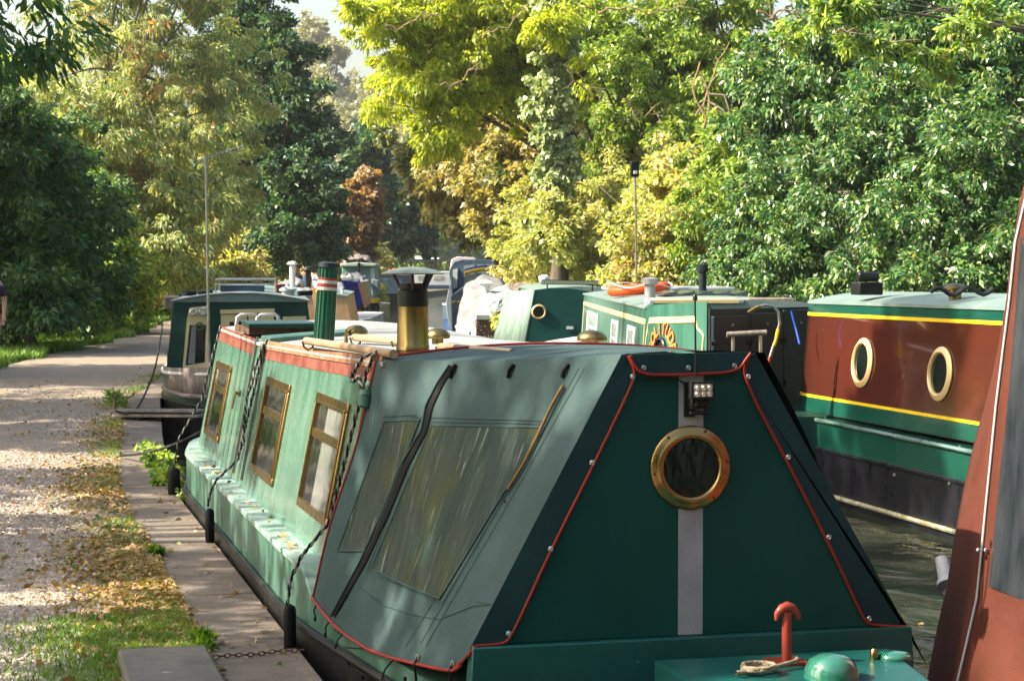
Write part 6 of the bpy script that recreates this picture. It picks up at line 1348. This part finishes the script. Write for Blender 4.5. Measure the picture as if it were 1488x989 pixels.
# ================================================================ PEOPLE
def person(name_label,loc,facing,shirt,trousers,hair,scale=1,arm=(.0,.0),hw=1.0,hold=None,group=None):
    root=thing('person',name_label,'person',loc,-facing,group)
    def W(x,y,z): return (x*scale,y*scale,z*scale)
    V=[(0,0,.93),(0,.0,1.12),(0,0,1.30),(0,.01,1.44),(0,.02,1.52),(0,.04,1.60),
       (-.10,0,.90),(-.12,.03,.50),(-.12,-.02,.10),(-.12,.12,.04),(.10,0,.90),(.12,-.02,.50),(.12,-.05,.10),(.12,.08,.04),
       (-.19,0,1.40),(-.25,arm[0]*.4-.03,1.13),(-.26,arm[0]+.08,.90+abs(arm[0])*.5),(.19,0,1.40),(.25,arm[1]*.4-.03,1.13),(.26,arm[1]+.08,.90+abs(arm[1])*.5),
       (-.26,arm[0]+.13,.82+abs(arm[0])*.6),(.26,arm[1]+.13,.82+abs(arm[1])*.6)]
    E=[(0,1),(1,2),(2,3),(3,4),(4,5),(0,6),(6,7),(7,8),(8,9),(0,10),(10,11),(11,12),(12,13),(3,14),(14,15),(15,16),(3,17),(17,18),(18,19),(16,20),(19,21)]
    Rr_=[.15,.13,.15,.13,.055,.06,.10,.065,.045,.04,.10,.065,.045,.04,.075,.05,.036,.075,.05,.036,.03,.03]
    def skin(verts,edges,rad,name,mt,lev=2):
        me=bpy.data.meshes.new(name); me.from_pydata([W(*v) for v in verts],edges,[]); o=bpy.data.objects.new(name,me); COL.objects.link(o); o.parent=root
        md=o.modifiers.new('skin','SKIN'); md.use_smooth_shade=True; sv=me.skin_vertices[0].data if me.skin_vertices else None
        if sv is None:
            me.attributes.new if 0 else None
        for i,r in enumerate(rad): me.skin_vertices[0].data[i].radius=(r*scale*1.0,r*scale*.8); 
        me.skin_vertices[0].data[0].use_root=True
        s_=o.modifiers.new('sub','SUBSURF'); s_.levels=lev; s_.render_levels=lev; me.materials.append(mt); return o
    return root,skin,V,E,Rr_,W
def mkperson(label,loc,facing,shirt,trousers,hair,bare_legs=False,arm=(0,0),group=None,hairlong=False):
    root,skin,V,E,RR,W=person(label,loc,facing,shirt,trousers,hair,1,arm,group=group)
    def sk(verts,edges,rad,name,mt,lev=2):
        me=bpy.data.meshes.new(name); me.from_pydata([W(*v) for v in verts],edges,[]); o=bpy.data.objects.new(name,me); COL.objects.link(o); o.parent=root
        md=o.modifiers.new('skin','SKIN'); md.use_smooth_shade=True
        for i,r in enumerate(rad): me.skin_vertices[0].data[i].radius=(r,r*.85)
        me.skin_vertices[0].data[0].use_root=True
        s_=o.modifiers.new('sub','SUBSURF'); s_.levels=lev; s_.render_levels=lev; me.materials.append(mt); return o
    # fingers folded into the body chain: five short chains per hand
    V=list(V); E=list(E); RR=list(RR)
    for hi in (20,21):
        h=V[hi]
        for k in range(5):
            a=len(V); sx_=(k-2)*.018
            if k==0: pts=[(h[0]-.03,h[1]+.03,h[2]+.0),(h[0]-.045,h[1]+.055,h[2]-.02)]
            else: pts=[(h[0]+sx_*.8,h[1]+.03,h[2]-.05),(h[0]+sx_,h[1]+.045,h[2]-.085-.006*(2-abs(k-2)))]
            V+=pts; RR+=[.0095,.008]; E+=[(hi,a),(a,a+1)]
    body=sk(V,E,RR,'body',m_skin)
    # head with face
    mb=MB(); T=lambda x,y,z: Vector(root.location)+Matrix.Rotation(-facing,3,'Z')@Vector((x,y,z))
    rings=[]
    prof=[(1.53,.045,.05,.015),(1.56,.058,.075,.02),(1.60,.070,.092,.018),(1.64,.076,.098,.01),(1.68,.076,.097,.003),(1.72,.066,.085,-.002),(1.75,.042,.055,-.004),(1.762,.01,.012,-.004)]
    for z,rx,ry,oy in prof: rings.append([T(rx*math.cos(t),ry*math.sin(t)+oy,z) for t in [2*math.pi*k/18 for k in range(18)]])
    mb.loft(rings); hd=mb.build('head',m_skin,root,smooth=80)
    mb=MB(); mb.add([T(-.012,.108,1.625),T(.012,.108,1.625),T(0,.132,1.622),T(0,.106,1.665)],[(0,1,2),(0,2,3),(1,3,2),(0,3,1)]); mb.build('nose',m_skin,hd)
    for s in (-1,1):
        mb=MB(); mb.lathe([(.0,.006),(.008,.004),(.010,0)],T(s*.03,.097,1.655),Matrix.Rotation(-facing,3,'Z')@Vector((0,1,0)),10); mb.build('eye',m_blackpaint,hd)
        mb=MB(); mb.lathe([(.0,.012),(.018,.008),(.022,0)],T(s*.075,.0,1.64),Matrix.Rotation(-facing,3,'Z')@Vector((s,0,0)),10); mb.build('ear',m_skin,hd)
    mb=MB(); mb.tube([T(-.022,.104,1.594),T(0,.11,1.592),T(.022,.104,1.594)],.005,6); mb.build('mouth',M('lips',(.35,.12,.1),.5) if 'lips' not in bpy.data.materials else bpy.data.materials['lips'],hd)
    mb=MB(); rings=[[T(rx*1.1*math.cos(t),(ry*1.08)*math.sin(t)+oy-.014-(0 if z>1.69 else .03),z+.008) for t in [2*math.pi*k/18 for k in range(18)]] for z,rx,ry,oy in ([(1.55,.05,.07,-.01)] if hairlong else [])+[(1.62,.068,.080,-.01),(1.66,.075,.088,-.01),(1.70,.074,.094,-.0),(1.735,.06,.075,-.004),(1.765,.02,.03,-.004)]]
    mb.loft(rings); mb.build('hair',hair,root,smooth=80)
    # shirt: torso and sleeves as one surface
    sV=[(0,0,.90),(0,0,1.12),(0,0,1.30),(0,.01,1.43),(-.19,0,1.395),(-.235,arm[0]*.3-.02,1.2),(.19,0,1.395),(.235,arm[1]*.3-.02,1.2)]
    sk(sV,[(0,1),(1,2),(2,3),(3,4),(4,5),(3,6),(6,7)],[.175,.155,.172,.12,.09,.075,.09,.075],'shirt',shirt)
    kz=.55 if bare_legs else .12
    tV=[(0,0,.94),(-.10,0,.86),(-.115,.02,kz),(.10,0,.86),(.115,-.015,kz)]
    sk(tV,[(0,1),(1,2),(0,3),(3,4)],[.165,.125,.085,.125,.085],'shorts' if bare_legs else 'trousers',trousers)
    for s,y0 in ((-1,.12),(1,.08)):
        mb=MB(); mb.hexa([T(s*.12-.045,y0-.20,0),T(s*.12+.045,y0-.20,0),T(s*.12+.045,y0+.07,0),T(s*.12-.045,y0+.07,0),T(s*.12-.04,y0-.19,.09),T(s*.12+.04,y0-.19,.09),T(s*.12+.035,y0+.05,.045),T(s*.12-.035,y0+.05,.045)]); mb.build('shoe',m_rubber,root,bevel=.015)
m_hair=M('brown_hair',(.06,.035,.02),.6,bump=.5,bscale=80); m_hairg=M('grey_hair',(.35,.33,.30),.6)
m_sh1=M('dark_purple_shirt',(.035,.02,.05),.8); m_sh2=M('royal_blue_shirt',(.02,.07,.35),.8); m_sh3=M('light_blue_shirt',(.15,.28,.50),.8); m_sh4=M('white_shirt',(.6,.62,.65),.8); m_tr=M('dark_trousers',(.03,.035,.05),.8); m_sho=M('tan_shorts',(.40,.27,.18),.8)
q=PLN(-17,500,(0,31.5,0),(0,1,0)); mkperson('person in a dark top and tan shorts walking at the left edge of the path',(q.x,31.5,0),math.pi*1.04,m_sh1,m_sho,m_hair,True,(.10,-.05))
for i,(px,sh,hr,lb,fc) in enumerate([(431,m_sh2,m_hair,'person in a royal blue top standing left of the group behind the boats',2.6),(443,m_sh3,m_hairg,'person in a light blue top in the middle of the group behind the boats',3.4),(455,m_sh4,m_hair,'person in a white top right of the group by the pale post',3.9)]):
    q=P(px,400,76+i); mkperson(lb,(q.x,q.y,0),fc,sh,m_tr,hr,False,(.1,.1),'people standing behind the left boats')

# ================================================================ RED CANOPY BOAT
rf=Frame(4.35,5,R_(1)); RB=thing('narrowboat','boat at the right edge with a rust red canvas cover and grey window','narrowboat',tuple(rf(0,-1,WZ)),-rf.h)
hullb(rf,RB,[(-5,1.0),(.5,.95),(1.2,.88),(1.9,.74),(2.6,.45),(3.1,.05)],-.06,m_black,m_red,-.2,deck=m_red,n=40,sheer=[(-5,-.06),(1,-.06),(3.2,-.04)])
outl=[(1496,255),(1487,292),(1480,352),(1470,425),(1457,490),(1438,572),(1418,645),(1402,715),(1388,790),(1379,850),(1364,915),(1350,989),(1345,1020)]
seam=[(1502,250),(1490,300),(1478,352),(1469,440),(1460,510),(1450,590),(1441,680),(1435,739),(1429,800),(1422,868),(1408,930),(1394,989),(1388,1020)]
near=[(1900,200),(1895,260),(1890,340),(1885,430),(1880,510),(1876,590),(1872,680),(1869,740),(1866,800),(1862,870),(1855,930),(1850,990),(1848,1020)]
o3=[P(x,y,7.75) for x,y in outl]; s3=[P(x,y,7.0) for x,y in seam]; n3=[P(x,y,5.6) for x,y in near]
def sub(a,b,n,bul=0):
    return [[p.lerp(q,k/n)+Vector((-1,0,0))*bul*math.sin(math.pi*k/n) for k in range(n+1)] for p,q in zip(a,b)]
mb=MB(); mb.grid(sub(o3,s3,6,.01)); mb.grid(sub(s3,n3,14,.01))
rcv=mb.build('canvas_cover',m_redcanvas,RB,smooth=60,solid=.008,fix=False)
# far side and top so that the cover is a closed hood
mb=MB(); far=[Vector((2*4.35-p.x+.1,p.y,p.z)) for p in s3]; faro=[Vector((2*4.35-p.x+.1,p.y,p.z)) for p in o3]
mb.grid([[a,b] for a,b in zip(o3,faro)]); mb.grid([[a,b] for a,b in zip(faro,far)]); mb.grid([[a,b] for a,b in zip(far,[Vector((2*4.35-p.x+.1,p.y,p.z)) for p in n3])])
mb.grid([[o3[0],faro[0]],[s3[0],far[0]],[n3[0],Vector((2*4.35-n3[0].x+.1,n3[0].y,n3[0].z))]]); mb.build('far_cover',m_redcanvas,RB,smooth=50,fix=False)
mb=MB(); mb.tube([p+Vector((-.012,-.01,0)) for p in s3],.0055,8); mb.build('white_piping',m_silver,rcv,smooth=60)
mb=MB(); mb.tube([p+Vector((.012,-.022,0)) for p in s3],[.012 if 1<i<11 else .016 for i in range(len(s3))],8); mb.build('black_zip',M('black_brown_zip',(.02,.008,.006),.7),rcv,smooth=60)
mb=MB(); mb.tube([P(x,y,7.73) for x,y in outl],.006,6); mb.build('edge_binding',m_redcanvas,rcv,smooth=60)
mb=MB(); pw=[P(1484,330,6.93),P(1482,420,6.93),P(1476,500,6.93),P(1467,590,6.93),P(1457,690,6.93),P(1448,780,6.93),P(1441,845,6.93),P(1450,860,6.9),P(1475,880,6.85),P(1500,900,6.8)]
rowsw=[]
for i in range(12):
    t=i/11; yl=lerp(345,850,t); xl=interp([(330,1488),(420,1482),(500,1476),(590,1468),(690,1457),(780,1448),(850,1441)],yl); r=[]
    for k in range(9):
        s=k/8; x=lerp(xl,1800,s); y=lerp(yl,yl+ (150*t),s)
        # surface between seam(D7.0) and near(D5.6)
        sm=interp([(300,1490),(440,1469),(590,1450),(739,1435),(868,1422),(989,1394)],yl); nr_=interp([(260,1895),(590,1876),(870,1862)],yl)
        a=P(sm,yl,7.0); b=P(nr_,yl,5.6); # find lambda so that px matches
        lam=0; lo_,hi_=0,1
        for _ in range(24):
            lam=(lo_+hi_)/2; q=a.lerp(b,lam); v=q-CAM; D=v.dot(FW); xx=744+FP*v.dot(RT)/D
            if xx<x: lo_=lam
            else: hi_=lam
        q=a.lerp(b,lam); q.z=P(x,y,(q-CAM).dot(FW)).z; r.append(q+Vector((-.018,-.012,0)))
    rowsw.append(r)
mb=MB(); mb.grid(rowsw); mb.build('grey_window',m_greyvinyl,rcv,smooth=60,fix=False)
for x,y in ((1422,799),(1433,799)):
    mb=MB(); mb.lathe([(.009,0),(.009,.006),(.004,.012),(0,.013)],P(x,y,6.96),(-.8,-.6,0),12); mb.build('press_stud',m_chrome,rcv)
p0=P(1368,812,8.1); p1=P(1376,852,8.0)
mb=MB(); mb.tube([p0,p0.lerp(p1,.6),p1],[.026,.028,.028],16); pf=mb.build('outlet_pipe',m_plastic,RB,smooth=40); mb=MB(); mb.lathe([(.03,-.012),(.044,-.01),(.046,.012),(.03,.014)],p1+Vector((.005,0,.012)),(p1-p0),20); mb.tube([p1,p1+Vector((.10,.0,-.05))],.035,12); mb.build('pipe_collar',m_plastic,pf,smooth=40)

# leaves floating on the water
def fl(rs,n):
    y=rs.uniform(7,40,n); x=rs.uniform(3.6,9,n); return np.stack([x+np.where(y>20,(y-20)*.22,0),y,np.full(n,WZ+.006)],1),None
scatter('floating_leaves',260,fl,.05,.6,f_litter,98,0,'yellow leaves floating on the canal water','fallen leaves')

# haze
mb=MB(); mb.box(-700,1100,-300,1200,-2.6,75)
m=bpy.data.materials.new('haze_air'); m.use_nodes=True; m.node_tree.nodes.remove(m.node_tree.nodes['Principled BSDF']); pv=m.node_tree.nodes.new('ShaderNodeVolumePrincipled'); pv.inputs['Density'].default_value=.00022; pv.inputs['Color'].default_value=(.92,.94,.97,1); pv.inputs['Anisotropy'].default_value=.2
m.node_tree.links.new(pv.outputs[0],m.node_tree.nodes['Material Output'].inputs['Volume'])
tag(mb.build('haze',m,smooth=0),kind='stuff')
# render settings
sc.render.resolution_x=1024; sc.render.resolution_y=680
sc.cycles.max_bounces=8; sc.cycles.transparent_max_bounces=12
